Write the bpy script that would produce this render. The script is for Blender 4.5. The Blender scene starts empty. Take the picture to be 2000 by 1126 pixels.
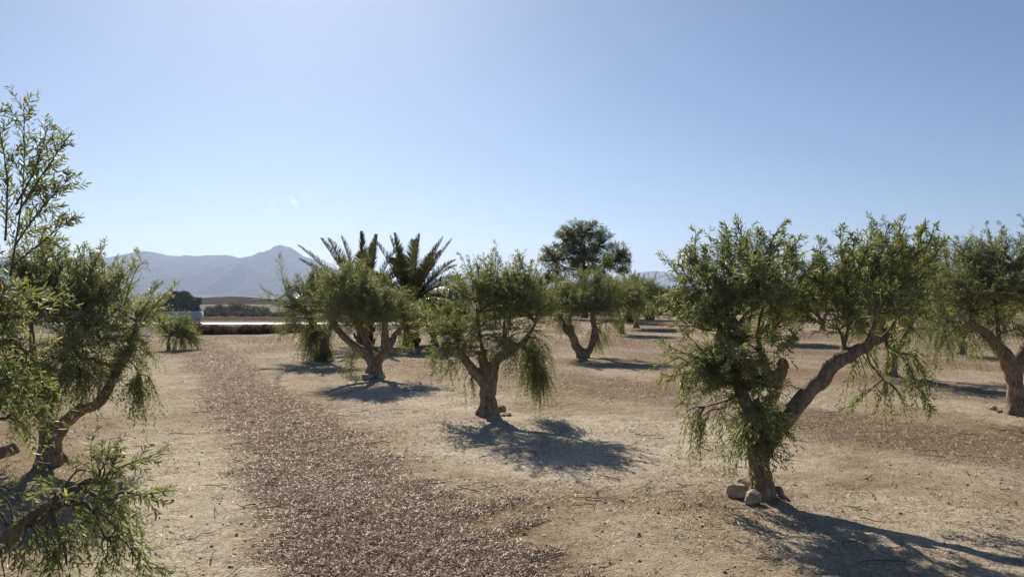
import bpy, math, random
import numpy as np
from mathutils import Vector, Matrix, Euler

SC = bpy.context.scene
COL = SC.collection
R = math.radians
PI = math.pi

# ------------------------------------------------------------------ camera
F, CX, HY, CAMZ = 1540.0, 1000.0, 575.0, 1.70      # focal length and horizon of the 2000 px photograph
cam_d = bpy.data.cameras.new('camera')
cam_d.sensor_width = 36.0
cam_d.lens = F / 2000.0 * 36.0
cam_d.clip_start = 0.05
cam_d.clip_end = 30000.0
cam = bpy.data.objects.new('camera', cam_d)
COL.objects.link(cam)
cam.location = (0, 0, CAMZ)
cam.rotation_euler = (R(90) + math.atan((HY - 563.0) / F), 0, 0)
SC.camera = cam

# ------------------------------------------------------------------ light
SUN_EL, SUN_AZ = R(34), R(16)                       # azimuth: to the left of straight ahead
sun_dir = Vector((-math.sin(SUN_AZ) * math.cos(SUN_EL), math.cos(SUN_AZ) * math.cos(SUN_EL), math.sin(SUN_EL)))
sd = bpy.data.lights.new('sun', 'SUN')
sd.energy = 5.0
sd.angle = R(0.5)
sd.color = (1.0, 0.90, 0.745)
sun = bpy.data.objects.new('sun', sd)
COL.objects.link(sun)
sun.rotation_euler = (-sun_dir).to_track_quat('-Z', 'Y').to_euler()
sun.location = (-10, 60, 60)

world = bpy.data.worlds.new('World')
SC.world = world
world.use_nodes = True
wt = world.node_tree
wt.nodes.clear()
w_out = wt.nodes.new('ShaderNodeOutputWorld')
w_bg = wt.nodes.new('ShaderNodeBackground')
w_sky = wt.nodes.new('ShaderNodeTexSky')
w_sky.sky_type = 'NISHITA'
w_sky.sun_disc = False
w_sky.sun_elevation = SUN_EL
w_sky.sun_rotation = -SUN_AZ
w_sky.altitude = 0
w_sky.air_density = 0.70
w_sky.dust_density = 0.48
w_sky.ozone_density = 4.6
w_bg.inputs['Strength'].default_value = 0.064
# one small wisp of cloud low in the sky, placed by direction
w_tc = wt.nodes.new('ShaderNodeTexCoord')
cdir = Vector(((560 - CX) / F, 1.0, (HY - 397) / F)).normalized()
w_sub = wt.nodes.new('ShaderNodeVectorMath'); w_sub.operation = 'SUBTRACT'
w_sub.inputs[1].default_value = cdir
w_rot = wt.nodes.new('ShaderNodeVectorRotate'); w_rot.rotation_type = 'Y_AXIS'
w_rot.inputs['Angle'].default_value = R(22)
w_scl = wt.nodes.new('ShaderNodeVectorMath'); w_scl.operation = 'MULTIPLY'
w_scl.inputs[1].default_value = (1 / 0.032, 1 / 0.05, 1 / 0.010)
w_len = wt.nodes.new('ShaderNodeVectorMath'); w_len.operation = 'LENGTH'
w_fall = wt.nodes.new('ShaderNodeMapRange')
w_fall.inputs['From Min'].default_value = 0.0; w_fall.inputs['From Max'].default_value = 1.0
w_fall.inputs['To Min'].default_value = 1.0; w_fall.inputs['To Max'].default_value = 0.0
w_noi = wt.nodes.new('ShaderNodeTexNoise')
w_noi.inputs['Scale'].default_value = 75; w_noi.inputs['Detail'].default_value = 6
w_nr = wt.nodes.new('ShaderNodeMapRange')
w_nr.inputs['From Min'].default_value = 0.42; w_nr.inputs['From Max'].default_value = 0.62
w_mul = wt.nodes.new('ShaderNodeMath'); w_mul.operation = 'MULTIPLY'
w_mul2 = wt.nodes.new('ShaderNodeMath'); w_mul2.operation = 'MULTIPLY'; w_mul2.inputs[1].default_value = 0.75; w_mul2.use_clamp = True
w_mix = wt.nodes.new('ShaderNodeMix'); w_mix.data_type = 'RGBA'
w_mix.inputs['B'].default_value = (15.5, 15.6, 15.8, 1)
L = wt.links.new
L(w_tc.outputs['Generated'], w_sub.inputs[0]); L(w_sub.outputs[0], w_rot.inputs['Vector'])
L(w_rot.outputs[0], w_scl.inputs[0]); L(w_scl.outputs[0], w_len.inputs[0]); L(w_len.outputs['Value'], w_fall.inputs['Value'])
L(w_tc.outputs['Generated'], w_noi.inputs['Vector']); L(w_noi.outputs[0], w_nr.inputs['Value'])
L(w_fall.outputs[0], w_mul.inputs[0]); L(w_nr.outputs[0], w_mul.inputs[1]); L(w_mul.outputs[0], w_mul2.inputs[0])
L(w_mul2.outputs[0], w_mix.inputs['Factor']); L(w_sky.outputs[0], w_mix.inputs['A'])
L(w_mix.outputs['Result'], w_bg.inputs['Color'])
L(w_bg.outputs[0], w_out.inputs['Surface'])

SC.view_settings.view_transform = 'Standard'
SC.view_settings.look = 'None'
SC.view_settings.exposure = 0.52
SC.view_settings.gamma = 1.0
SC.view_settings.use_curve_mapping = False

# ------------------------------------------------------------------ numeric helpers
def vnoise(P, seed=0):
    P = np.asarray(P, dtype=np.float64)
    i = np.floor(P).astype(np.int64)
    f = P - i
    u = f * f * (3 - 2 * f)
    def h(dx, dy, dz):
        n = ((i[..., 0] + dx) * 374761393 + (i[..., 1] + dy) * 668265263 + (i[..., 2] + dz) * 2147483647 + seed * 974634777) & 0xffffffff
        n = ((n ^ (n >> 13)) * 1274126177) & 0xffffffff
        n = ((n ^ (n >> 15)) * 1911520717) & 0xffffffff
        return ((n ^ (n >> 16)) & 0xffffffff) / 4294967296.0
    r = 0
    for dx in (0, 1):
        for dy in (0, 1):
            for dz in (0, 1):
                w = (u[..., 0] if dx else 1 - u[..., 0]) * (u[..., 1] if dy else 1 - u[..., 1]) * (u[..., 2] if dz else 1 - u[..., 2])
                r = r + w * h(dx, dy, dz)
    return r

def fbm(P, octaves=4, seed=0, gain=0.5):
    P = np.asarray(P, dtype=np.float64)
    a, s, t = 1.0, 0.0, 0.0
    for o in range(octaves):
        s = s + a * vnoise(P * (2.03 ** o) + o * 17.3, seed + o)
        t += a
        a *= gain
    return s / t                                     # 0..1

def fbm2(X, Y, sc, octaves=4, seed=0):
    return fbm(np.stack([np.asarray(X) * sc, np.asarray(Y) * sc, np.zeros_like(np.asarray(X, dtype=float)) + 0.37], -1), octaves, seed)

def nrm(v):
    return v / np.maximum(np.linalg.norm(v, axis=-1, keepdims=True), 1e-9)

def sstep(a, b, x):
    t = np.clip((np.asarray(x, dtype=float) - a) / (b - a), 0, 1)
    return t * t * (3 - 2 * t)

# ------------------------------------------------------------------ object helpers
def np_mesh(name, V, face_sets, attrs=None, smooth=False):
    me = bpy.data.meshes.new(name)
    V = np.asarray(V, dtype=np.float32)
    face_sets = [np.asarray(f, dtype=np.int32) for f in face_sets if len(f)]
    me.vertices.add(len(V))
    me.vertices.foreach_set('co', V.ravel())
    loops = np.concatenate([f.ravel() for f in face_sets])
    tot = np.concatenate([np.full(len(f), f.shape[1], dtype=np.int32) for f in face_sets])
    start = np.concatenate([[0], np.cumsum(tot)[:-1]]).astype(np.int32)
    me.loops.add(len(loops))
    me.loops.foreach_set('vertex_index', loops)
    me.polygons.add(len(tot))
    me.polygons.foreach_set('loop_start', start)
    me.polygons.foreach_set('loop_total', tot)
    if smooth:
        me.polygons.foreach_set('use_smooth', np.ones(len(tot), dtype=bool))
    for k, a in (attrs or {}).items():
        at_ = me.attributes.new(k, 'FLOAT', 'POINT')
        at_.data.foreach_set('value', np.asarray(a, dtype=np.float32))
    me.update(calc_edges=True)
    me.validate()
    return me

def link(name, me, mat, parent=None):
    o = bpy.data.objects.new(name, me)
    COL.objects.link(o)
    if mat is not None:
        for m_ in (mat if isinstance(mat, (list, tuple)) else [mat]):
            me.materials.append(m_)
    if parent is not None:
        o.parent = parent
    return o

def tag(o, label=None, cat=None, group=None, kind=None):
    if label: o['label'] = label
    if cat: o['category'] = cat
    if group: o['group'] = group
    if kind: o['kind'] = kind
    return o

def empty(name, loc, label, cat, group=None):
    o = bpy.data.objects.new(name, None)
    COL.objects.link(o)
    o.location = loc
    o.empty_display_size = 0.2
    return tag(o, label, cat, group)

def copy_tree(o, parent=None):
    c = o.copy()
    COL.objects.link(c)
    c.parent = parent
    for ch in list(o.children):
        copy_tree(ch, c)
    return c

def at(px, py, Y):
    return np.array([(px - CX) / F * Y, Y, CAMZ - (py - HY) / F * Y])

class MB:
    """collects shapes into ONE mesh"""
    def __init__(s):
        s.V, s.Q, s.T, s.n = [], [], [], 0
    def add(s, V, quads=(), tris=()):
        V = np.asarray(V, dtype=float)
        s.V.append(V)
        if len(quads): s.Q.append(np.asarray(quads) + s.n)
        if len(tris): s.T.append(np.asarray(tris) + s.n)
        s.n += len(V)
    def box(s, c, d, rz=0.0):
        c = np.array(c, float); d = np.array(d, float) / 2
        P = np.array([[x, y, z] for x in (-1, 1) for y in (-1, 1) for z in (-1, 1)], float) * d
        if rz:
            ca, sa = math.cos(rz), math.sin(rz)
            P = np.stack([P[:, 0] * ca - P[:, 1] * sa, P[:, 0] * sa + P[:, 1] * ca, P[:, 2]], 1)
        s.add(P + c, [(0, 1, 3, 2), (4, 6, 7, 5), (0, 4, 5, 1), (2, 3, 7, 6), (0, 2, 6, 4), (1, 5, 7, 3)])
    def prism(s, prof, y0, y1):
        """profile in x,z pushed along y"""
        n = len(prof)
        P = [(x, y0, z) for x, z in prof] + [(x, y1, z) for x, z in prof]
        q = [(i, (i + 1) % n, n + (i + 1) % n, n + i) for i in range(n)]
        c0 = len(P); P += [(np.mean([p[0] for p in prof]), y0, np.mean([p[1] for p in prof])), (np.mean([p[0] for p in prof]), y1, np.mean([p[1] for p in prof]))]
        t = [(i, c0, (i + 1) % n) for i in range(n)] + [(n + i, n + (i + 1) % n, c0 + 1) for i in range(n)]
        s.add(P, q, t)
    def cyl(s, a, b, r, n=16, r2=None):
        V, q, t = tube(np.array([a, b], float), [r, r if r2 is None else r2], n)
        s.add(V, q, t)
    def tube(s, pts, rad, n=8):
        V, q, t = tube(np.asarray(pts, float), rad, n)
        s.add(V, q, t)
    def build(s, name, mat, parent=None, origin=(0, 0, 0), smooth=False, attrs=None):
        V = np.concatenate(s.V) - np.asarray(origin, float)
        fs = []
        if s.Q: fs.append(np.concatenate(s.Q))
        if s.T: fs.append(np.concatenate(s.T))
        return link(name, np_mesh(name, V, fs, attrs, smooth), mat, parent)

def spline(pts, n=6):
    """Catmull-Rom through rows (any columns)"""
    P = np.asarray(pts, float)
    if len(P) < 3:
        t = np.linspace(0, 1, n + 1)[:, None]
        return P[0] * (1 - t) + P[-1] * t
    E = np.vstack([2 * P[0] - P[1], P, 2 * P[-1] - P[-2]])
    out = []
    for i in range(1, len(E) - 2):
        p0, p1, p2, p3 = E[i - 1], E[i], E[i + 1], E[i + 2]
        for t in np.arange(n) / n:
            out.append(0.5 * ((2 * p1) + (-p0 + p2) * t + (2 * p0 - 5 * p1 + 4 * p2 - p3) * t * t + (-p0 + 3 * p1 - 3 * p2 + p3) * t ** 3))
    out.append(P[-1])
    return np.array(out)

def tube(pts, rad, n=8):
    pts = np.asarray(pts, float); rad = np.asarray(rad, float)
    m = len(pts)
    tan = nrm(np.gradient(pts, axis=0))
    u = np.cross(tan[0], [0, 0, 1.0])
    if np.linalg.norm(u) < 0.05: u = np.cross(tan[0], [1.0, 0, 0])
    u = u / np.linalg.norm(u)
    V = []
    a = np.arange(n) / n * 2 * PI
    for i in range(m):
        u = u - tan[i] * np.dot(u, tan[i]); u = u / np.linalg.norm(u)
        v = np.cross(tan[i], u)
        V.append(pts[i] + rad[i] * (np.cos(a)[:, None] * u + np.sin(a)[:, None] * v))
    V = np.concatenate(V + [pts[:1], pts[-1:]])
    k = np.arange(n); k2 = (k + 1) % n
    q = np.concatenate([np.stack([i * n + k, i * n + k2, (i + 1) * n + k2, (i + 1) * n + k], 1) for i in range(m - 1)])
    c0, c1 = m * n, m * n + 1
    t = np.concatenate([np.stack([k2, k, np.full(n, c0)], 1), np.stack([(m - 1) * n + k, (m - 1) * n + k2, np.full(n, c1)], 1)])
    return V, q, t

# ------------------------------------------------------------------ materials
def new_mat(name):
    m = bpy.data.materials.new(name)
    m.use_nodes = True
    nt = m.node_tree
    nt.nodes.clear()
    o = nt.nodes.new('ShaderNodeOutputMaterial')
    return m, nt, o

def N(nt, kind, **kw):
    n = nt.nodes.new(kind)
    for k, v in kw.items():
        if k in n.inputs: n.inputs[k].default_value = v
        else: setattr(n, k, v)
    return n

def ramp(nt, src, stops):
    r = nt.nodes.new('ShaderNodeValToRGB')
    e = r.color_ramp.elements
    while len(e) < len(stops): e.new(0.5)
    for el, (p, c) in zip(e, stops):
        el.position = p; el.color = (*c, 1)
    nt.links.new(src, r.inputs[0])
    return r

def mixc(nt, fac, a, b, mode='MIX'):
    n = nt.nodes.new('ShaderNodeMix'); n.data_type = 'RGBA'; n.blend_type = mode
    for s, v in (('Factor', fac), ('A', a), ('B', b)):
        sock = [i for i in n.inputs if i.name == s and (i.type == 'RGBA' or s == 'Factor' and i.type == 'VALUE')][0]
        if isinstance(v, bpy.types.NodeSocket): nt.links.new(v, sock)
        elif isinstance(v, tuple): sock.default_value = (*v, 1) if len(v) == 3 else v
        else: sock.default_value = v
    return [o for o in n.outputs if o.type == 'RGBA'][0]

def math_n(nt, op, a, b=None, clamp=False):
    n = nt.nodes.new('ShaderNodeMath'); n.operation = op; n.use_clamp = clamp
    for i, v in enumerate((a, b)):
        if v is None: continue
        if isinstance(v, bpy.types.NodeSocket): nt.links.new(v, n.inputs[i])
        else: n.inputs[i].default_value = v
    return n.outputs[0]

def leaf_mat(name, stops, under, transl, rough=0.4, tw=0.35, spec=0.5):
    """two-sided leaf: each leaf's own tint, paler underside, light coming through"""
    m, nt, o = new_mat(name)
    a = N(nt, 'ShaderNodeAttribute', attribute_name='var')
    r = ramp(nt, a.outputs['Fac'], stops)
    geo = N(nt, 'ShaderNodeNewGeometry')
    c = mixc(nt, geo.outputs['Backfacing'], r.outputs[0], mixc(nt, 0.62, r.outputs[0], under))
    p = N(nt, 'ShaderNodeBsdfPrincipled', Roughness=rough)
    p.inputs['Specular IOR Level'].default_value = spec
    nt.links.new(c, p.inputs['Base Color'])
    t = N(nt, 'ShaderNodeBsdfTranslucent')
    nt.links.new(mixc(nt, 1.0, r.outputs[0], transl, 'MULTIPLY'), t.inputs['Color'])
    mx = N(nt, 'ShaderNodeMixShader')
    mx.inputs[0].default_value = tw
    nt.links.new(p.outputs[0], mx.inputs[1]); nt.links.new(t.outputs[0], mx.inputs[2])
    nt.links.new(mx.outputs[0], o.inputs[0])
    return m

def rough_mat(name, c1, c2, scale=20, rough=0.85, bump=0.4, stretch=(1, 1, 1), bdist=0.02, c3=None, detail=8):
    m, nt, o = new_mat(name)
    tc = N(nt, 'ShaderNodeTexCoord')
    mp = N(nt, 'ShaderNodeMapping'); mp.inputs['Scale'].default_value = stretch
    nt.links.new(tc.outputs['Object'], mp.inputs[0])
    n1 = N(nt, 'ShaderNodeTexNoise', Scale=scale, Detail=detail, Roughness=0.65)
    nt.links.new(mp.outputs[0], n1.inputs['Vector'])
    st = [(0.32, c1), (0.66, c2)]
    if c3: st = [(0.28, c1), (0.5, c2), (0.72, c3)]
    r = ramp(nt, n1.outputs[0], st)
    n2 = N(nt, 'ShaderNodeTexNoise', Scale=scale * 0.17, Detail=3)
    nt.links.new(tc.outputs['Object'], n2.inputs['Vector'])
    v = N(nt, 'ShaderNodeMapRange'); v.inputs['From Min'].default_value = 0.3; v.inputs['From Max'].default_value = 0.7
    v.inputs['To Min'].default_value = 0.7; v.inputs['To Max'].default_value = 1.25
    nt.links.new(n2.outputs[0], v.inputs[0])
    cm = nt.nodes.new('ShaderNodeCombineXYZ')
    for i in range(3): nt.links.new(v.outputs[0], cm.inputs[i])
    col = mixc(nt, 1.0, r.outputs[0], cm.outputs[0], 'MULTIPLY')
    p = N(nt, 'ShaderNodeBsdfPrincipled', Roughness=rough)
    p.inputs['Specular IOR Level'].default_value = 0.25 if 'hill' not in name else 0.0
    nt.links.new(col, p.inputs['Base Color'])
    if bump:
        b = N(nt, 'ShaderNodeBump', Strength=bump, Distance=bdist)
        nt.links.new(n1.outputs[0], b.inputs['Height'])
        nt.links.new(b.outputs[0], p.inputs['Normal'])
    nt.links.new(p.outputs[0], o.inputs[0])
    return m

M = {}
M['olive_leaf'] = leaf_mat('olive_leaf', [(0.0, (0.072, 0.088, 0.034)), (0.4, (0.138, 0.158, 0.063)), (0.75, (0.215, 0.226, 0.102)), (0.95, (0.31, 0.29, 0.17)), (1.0, (0.32, 0.20, 0.11))],
                           (0.30, 0.31, 0.235), (1.45, 1.55, 0.90), rough=0.5, tw=0.52, spec=0.35)
M['pine_leaf'] = leaf_mat('pine_leaf', [(0.0, (0.055, 0.070, 0.018)), (0.6, (0.115, 0.135, 0.034)), (1.0, (0.19, 0.20, 0.06))], (0.09, 0.11, 0.04), (1.6, 1.6, 0.7), rough=0.5, tw=0.36)
M['umbrella_leaf'] = leaf_mat('umbrella_leaf', [(0.0, (0.026, 0.028, 0.008)), (0.6, (0.055, 0.054, 0.013)), (1.0, (0.13, 0.12, 0.022))], (0.04, 0.045, 0.02), (1.5, 1.5, 0.6), rough=0.6, tw=0.2)
M['dark_leaf'] = leaf_mat('dark_leaf', [(0.0, (0.008, 0.014, 0.010)), (1.0, (0.020, 0.030, 0.016))], (0.02, 0.03, 0.02), (1.2, 1.3, 0.8), rough=0.6, tw=0.15)
M['palm_leaf'] = leaf_mat('palm_leaf', [(0.0, (0.040, 0.046, 0.014)), (0.6, (0.078, 0.080, 0.026)), (1.0, (0.14, 0.12, 0.05))], (0.12, 0.12, 0.07), (1.6, 1.6, 0.7), rough=0.35, tw=0.26)
M['dry_frond'] = leaf_mat('dry_frond', [(0.0, (0.14, 0.09, 0.04)), (1.0, (0.30, 0.22, 0.12))], (0.28, 0.22, 0.14), (1.3, 1.1, 0.8), rough=0.6, tw=0.3)
M['scrub_leaf'] = leaf_mat('scrub_leaf', [(0.0, (0.06, 0.042, 0.026)), (0.5, (0.115, 0.08, 0.05)), (1.0, (0.18, 0.12, 0.075))], (0.10, 0.08, 0.05), (1.3, 1.2, 0.9), rough=0.7, tw=0.2)
M['shrub_leaf'] = leaf_mat('shrub_leaf', [(0.0, (0.045, 0.058, 0.018)), (0.6, (0.10, 0.115, 0.032)), (1.0, (0.16, 0.15, 0.055))], (0.10, 0.11, 0.06), (1.6, 1.6, 0.8), rough=0.5, tw=0.3)
M['dry_grass'] = leaf_mat('dry_grass', [(0.0, (0.20, 0.13, 0.05)), (1.0, (0.36, 0.26, 0.12))], (0.3, 0.22, 0.12), (1.2, 1.1, 0.8), rough=0.7, tw=0.3)
M['bark'] = rough_mat('olive_bark', (0.090, 0.059, 0.038), (0.27, 0.190, 0.130), 34, 0.9, 1.0, (1, 1, 0.28), 0.03, (0.46, 0.37, 0.28))
M['pine_bark'] = rough_mat('pine_bark', (0.035, 0.024, 0.018), (0.11, 0.075, 0.055), 16, 0.9, 0.8, (1, 1, 0.4), 0.03)
M['palm_bark'] = rough_mat('palm_bark', (0.05, 0.03, 0.018), (0.16, 0.09, 0.05), 18, 0.9, 0.8, (1, 1, 1), 0.03)
M['twig'] = rough_mat('twig_bark', (0.10, 0.075, 0.05), (0.20, 0.16, 0.115), 40, 0.85, 0.0)
M['wood'] = rough_mat('sawn_wood', (0.34, 0.24, 0.15), (0.55, 0.42, 0.29), 60, 0.8, 0.2)
M['pale_wood'] = rough_mat('bleached_wood', (0.60, 0.55, 0.46), (0.78, 0.74, 0.66), 60, 0.8, 0.2)
M['old_wood'] = rough_mat('weathered_wood', (0.10, 0.075, 0.06), (0.24, 0.20, 0.17), 60, 0.8, 0.2)
M['red_wood'] = rough_mat('old_red_cut_wood', (0.16, 0.085, 0.05), (0.34, 0.20, 0.12), 40, 0.85, 0.5)
M['rock'] = rough_mat('limestone', (0.24, 0.18, 0.12), (0.40, 0.32, 0.23), 24, 0.9, 0.5, (1, 1, 1), 0.015, (0.52, 0.44, 0.34))
M['white_stone'] = rough_mat('pale_stone', (0.50, 0.46, 0.40), (0.68, 0.64, 0.57), 30, 0.9, 0.3)

def paint(name, c, rough=0.45, metal=0.0):
    m, nt, o = new_mat(name)
    n1 = N(nt, 'ShaderNodeTexNoise', Scale=1.7, Detail=6)
    tc = N(nt, 'ShaderNodeTexCoord'); nt.links.new(tc.outputs['Object'], n1.inputs['Vector'])
    r = ramp(nt, n1.outputs[0], [(0.3, tuple(x * 0.8 for x in c)), (0.7, c)])
    p = N(nt, 'ShaderNodeBsdfPrincipled', Roughness=rough, Metallic=metal)
    nt.links.new(r.outputs[0], p.inputs['Base Color'])
    nt.links.new(p.outputs[0], o.inputs[0])
    return m
M['white_paint'] = paint('white_paint', (0.78, 0.79, 0.80))
M['grey_paint'] = paint('grey_trailer_paint', (0.52, 0.55, 0.58))
M['dark_metal'] = paint('chassis_black', (0.03, 0.03, 0.035), 0.6)
M['rubber'] = paint('tyre_rubber', (0.025, 0.025, 0.025), 0.8)
M['rim'] = paint('wheel_steel', (0.45, 0.45, 0.46), 0.4, 0.7)
M['glass'] = paint('tinted_glass', (0.02, 0.025, 0.03), 0.08)
M['galv'] = paint('galvanised_steel', (0.45, 0.48, 0.52), 0.35, 0.8)

# ground: dry cracked clay with tan patches, chip-strewn strips (mesh attributes made with the terrain)
def ground_mat():
    m, nt, o = new_mat('dry_clay')
    geo = N(nt, 'ShaderNodeNewGeometry')
    pos = geo.outputs['Position']
    lit = N(nt, 'ShaderNodeAttribute', attribute_name='litter').outputs['Fac']
    pale = N(nt, 'ShaderNodeAttribute', attribute_name='pale').outputs['Fac']
    wild = N(nt, 'ShaderNodeAttribute', attribute_name='wild').outputs['Fac']
    n_big = N(nt, 'ShaderNodeTexNoise', Scale=0.9, Detail=6, Roughness=0.6); nt.links.new(pos, n_big.inputs['Vector'])
    n_mid = N(nt, 'ShaderNodeTexNoise', Scale=7.0, Detail=7, Roughness=0.65); nt.links.new(pos, n_mid.inputs['Vector'])
    n_fin = N(nt, 'ShaderNodeTexNoise', Scale=70.0, Detail=5, Roughness=0.7); nt.links.new(pos, n_fin.inputs['Vector'])
    tan = ramp(nt, n_big.outputs[0], [(0.3, (0.20, 0.140, 0.070)), (0.55, (0.30, 0.220, 0.120)), (0.75, (0.39, 0.305, 0.185))]).outputs[0]
    palec = ramp(nt, n_mid.outputs[0], [(0.3, (0.50, 0.425, 0.31)), (0.7, (0.69, 0.61, 0.48))]).outputs[0]
    pf = math_n(nt, 'ADD', pale, math_n(nt, 'MULTIPLY', math_n(nt, 'SUBTRACT', n_mid.outputs[0], 0.5), 0.9), True)
    n_pat = N(nt, 'ShaderNodeTexNoise', Scale=0.62, Detail=7, Roughness=0.62); nt.links.new(pos, n_pat.inputs['Vector'])
    pat = N(nt, 'ShaderNodeMapRange'); pat.inputs['From Min'].default_value = 0.52; pat.inputs['From Max'].default_value = 0.62
    nt.links.new(n_pat.outputs[0], pat.inputs[0])
    tan = mixc(nt, math_n(nt, 'MULTIPLY', pat.outputs[0], 0.75), tan, (0.215, 0.165, 0.085))
    c = mixc(nt, pf, tan, palec)
    litc = ramp(nt, n_fin.outputs[0], [(0.3, (0.11, 0.066, 0.040)), (0.55, (0.22, 0.142, 0.090)), (0.72, (0.34, 0.235, 0.16))]).outputs[0]
    lf = math_n(nt, 'ADD', math_n(nt, 'MULTIPLY', lit, 0.92), math_n(nt, 'MULTIPLY', math_n(nt, 'SUBTRACT', n_mid.outputs[0], 0.56), 0.8), True)
    # cracks: warped cells
    warp = N(nt, 'ShaderNodeVectorMath', operation='ADD')
    wsc = N(nt, 'ShaderNodeVectorMath', operation='SCALE'); wsc.inputs['Scale'].default_value = 0.09
    nt.links.new(n_mid.outputs['Color'], wsc.inputs[0]); nt.links.new(pos, warp.inputs[0]); nt.links.new(wsc.outputs[0], warp.inputs[1])
    vo = N(nt, 'ShaderNodeTexVoronoi', feature='DISTANCE_TO_EDGE', Scale=13.0); nt.links.new(warp.outputs[0], vo.inputs['Vector'])
    vo2 = N(nt, 'ShaderNodeTexVoronoi', feature='DISTANCE_TO_EDGE', Scale=31.0); nt.links.new(warp.outputs[0], vo2.inputs['Vector'])
    crk = N(nt, 'ShaderNodeMapRange'); crk.inputs['From Max'].default_value = 0.085; nt.links.new(vo.outputs['Distance'], crk.inputs[0])
    crk2 = N(nt, 'ShaderNodeMapRange'); crk2.inputs['From Max'].default_value = 0.10; crk2.inputs['To Min'].default_value = 0.45; nt.links.new(vo2.outputs['Distance'], crk2.inputs[0])
    ck = math_n(nt, 'MULTIPLY', crk.outputs[0], crk2.outputs[0])
    # cracks are strong on the pale crust, weak on the loose tan soil
    ckp = math_n(nt, 'MULTIPLY', math_n(nt, 'SUBTRACT', 1.0, ck), math_n(nt, 'ADD', math_n(nt, 'MULTIPLY', pf, 0.80), 0.16), True)
    n_ck = N(nt, 'ShaderNodeTexNoise', Scale=1.5, Detail=4); nt.links.new(pos, n_ck.inputs['Vector'])
    ckm = N(nt, 'ShaderNodeMapRange'); ckm.inputs['From Min'].default_value = 0.40; ckm.inputs['From Max'].default_value = 0.62; ckm.inputs['To Min'].default_value = 0.15
    nt.links.new(n_ck.outputs[0], ckm.inputs[0])
    ckp = math_n(nt, 'MULTIPLY', ckp, ckm.outputs[0])
    c = mixc(nt, ckp, c, (0.10, 0.07, 0.045))
    g = ramp(nt, n_fin.outputs[0], [(0.25, (0.62, 0.60, 0.58)), (0.5, (1, 1, 1)), (0.75, (1.22, 1.22, 1.22))]).outputs[0]
    c = mixc(nt, 1.0, c, g, 'MULTIPLY')
    c = mixc(nt, lf, c, litc)
    n_w = N(nt, 'ShaderNodeTexNoise', Scale=0.035, Detail=8, Roughness=0.7); nt.links.new(pos, n_w.inputs['Vector'])
    wc = ramp(nt, n_w.outputs[0], [(0.32, (0.03, 0.026, 0.016)), (0.5, (0.065, 0.046, 0.032)), (0.64, (0.11, 0.078, 0.052)), (0.75, (0.05, 0.045, 0.028))]).outputs[0]
    c = mixc(nt, wild, c, wc)
    p = N(nt, 'ShaderNodeBsdfPrincipled', Roughness=0.95)
    p.inputs['Specular IOR Level'].default_value = 0.15
    nt.links.new(c, p.inputs['Base Color'])
    h = math_n(nt, 'ADD', math_n(nt, 'MULTIPLY', ck, 0.35), math_n(nt, 'ADD', math_n(nt, 'MULTIPLY', n_fin.outputs[0], 0.7), math_n(nt, 'MULTIPLY', n_mid.outputs[0], 0.8)))
    b = N(nt, 'ShaderNodeBump', Strength=0.75, Distance=0.035)
    nt.links.new(h, b.inputs['Height']); nt.links.new(b.outputs[0], p.inputs['Normal'])
    nt.links.new(p.outputs[0], o.inputs[0])
    return m
M['ground'] = ground_mat()

# ------------------------------------------------------------------ terrain
BAND_A = (np.array([0, 3, 4.75, 6.16, 8.05, 11.6, 15, 20.9, 30, 40]), np.array([1.3, 0.10, -0.62, -1.10, -1.96, -3.65, -5.2, -7.9, -12.0, -16.5]))
BAND_B = (np.array([0, 5, 7, 9.9, 14.2, 18, 25, 40, 60]), np.array([10.2, 7.3, 6.3, 4.7, 2.1, 0.2, -3.4, -10.5, -20]))

def litter_f(X, Y):
    w = (fbm2(X, Y, 1.1, 4, 5) - 0.5)
    w2 = (fbm2(X, Y, 3.7, 3, 9) - 0.5)
    def band(b, hw, off=0.0):
        xc = np.interp(Y, b[0], b[1]) + off
        d = np.abs(X - xc + w * 1.0 + w2 * 0.6) / hw
        return 1 - sstep(0.62, 1.22, d)
    A = band(BAND_A, 0.90) * 0.92
    B = band(BAND_B, 1.25) * 0.62
    C = band(BAND_B, 1.3, 5.4) * 0.55
    D = band(BAND_A, 0.9, -5.0) * 0.7
    E = band(BAND_B, 0.9, 10.8) * 0.5
    gen = sstep(0.50, 0.72, fbm2(X, Y, 0.55, 4, 31)) * 0.30
    far = sstep(13, 26, Y) * (0.30 + 0.55 * sstep(.42, .58, fbm2(X, Y, 0.35, 4, 33)))
    def seg(ax, ay, bx, by, hw):
        t_ = np.clip(((X - ax) * (bx - ax) + (Y - ay) * (by - ay)) / ((bx - ax) ** 2 + (by - ay) ** 2), 0, 1)
        return 1 - sstep(.6, 1.3, np.hypot(X - ax - t_ * (bx - ax), Y - ay - t_ * (by - ay)) / hw + w2 * 1.2)
    F1 = np.maximum.reduce([seg(-.45, 5.25, .22, 6.0, .10), seg(-.1, 4.9, .26, 5.25, .09), seg(-.7, 5.8, .02, 6.55, .12), seg(.0, 4.55, .42, 4.75, .10)])
    A = np.maximum(A, F1 * .95)
    bare = 1 - 0.9 * (1 - sstep(0.75, 1.15, np.hypot((X - 1.25) / 1.75, (Y - 5.3) / 1.25) + w * .5))
    return np.clip(np.maximum(A, np.maximum.reduce([B, C, D, E, gen, far]) * bare), 0, 1)

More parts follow.
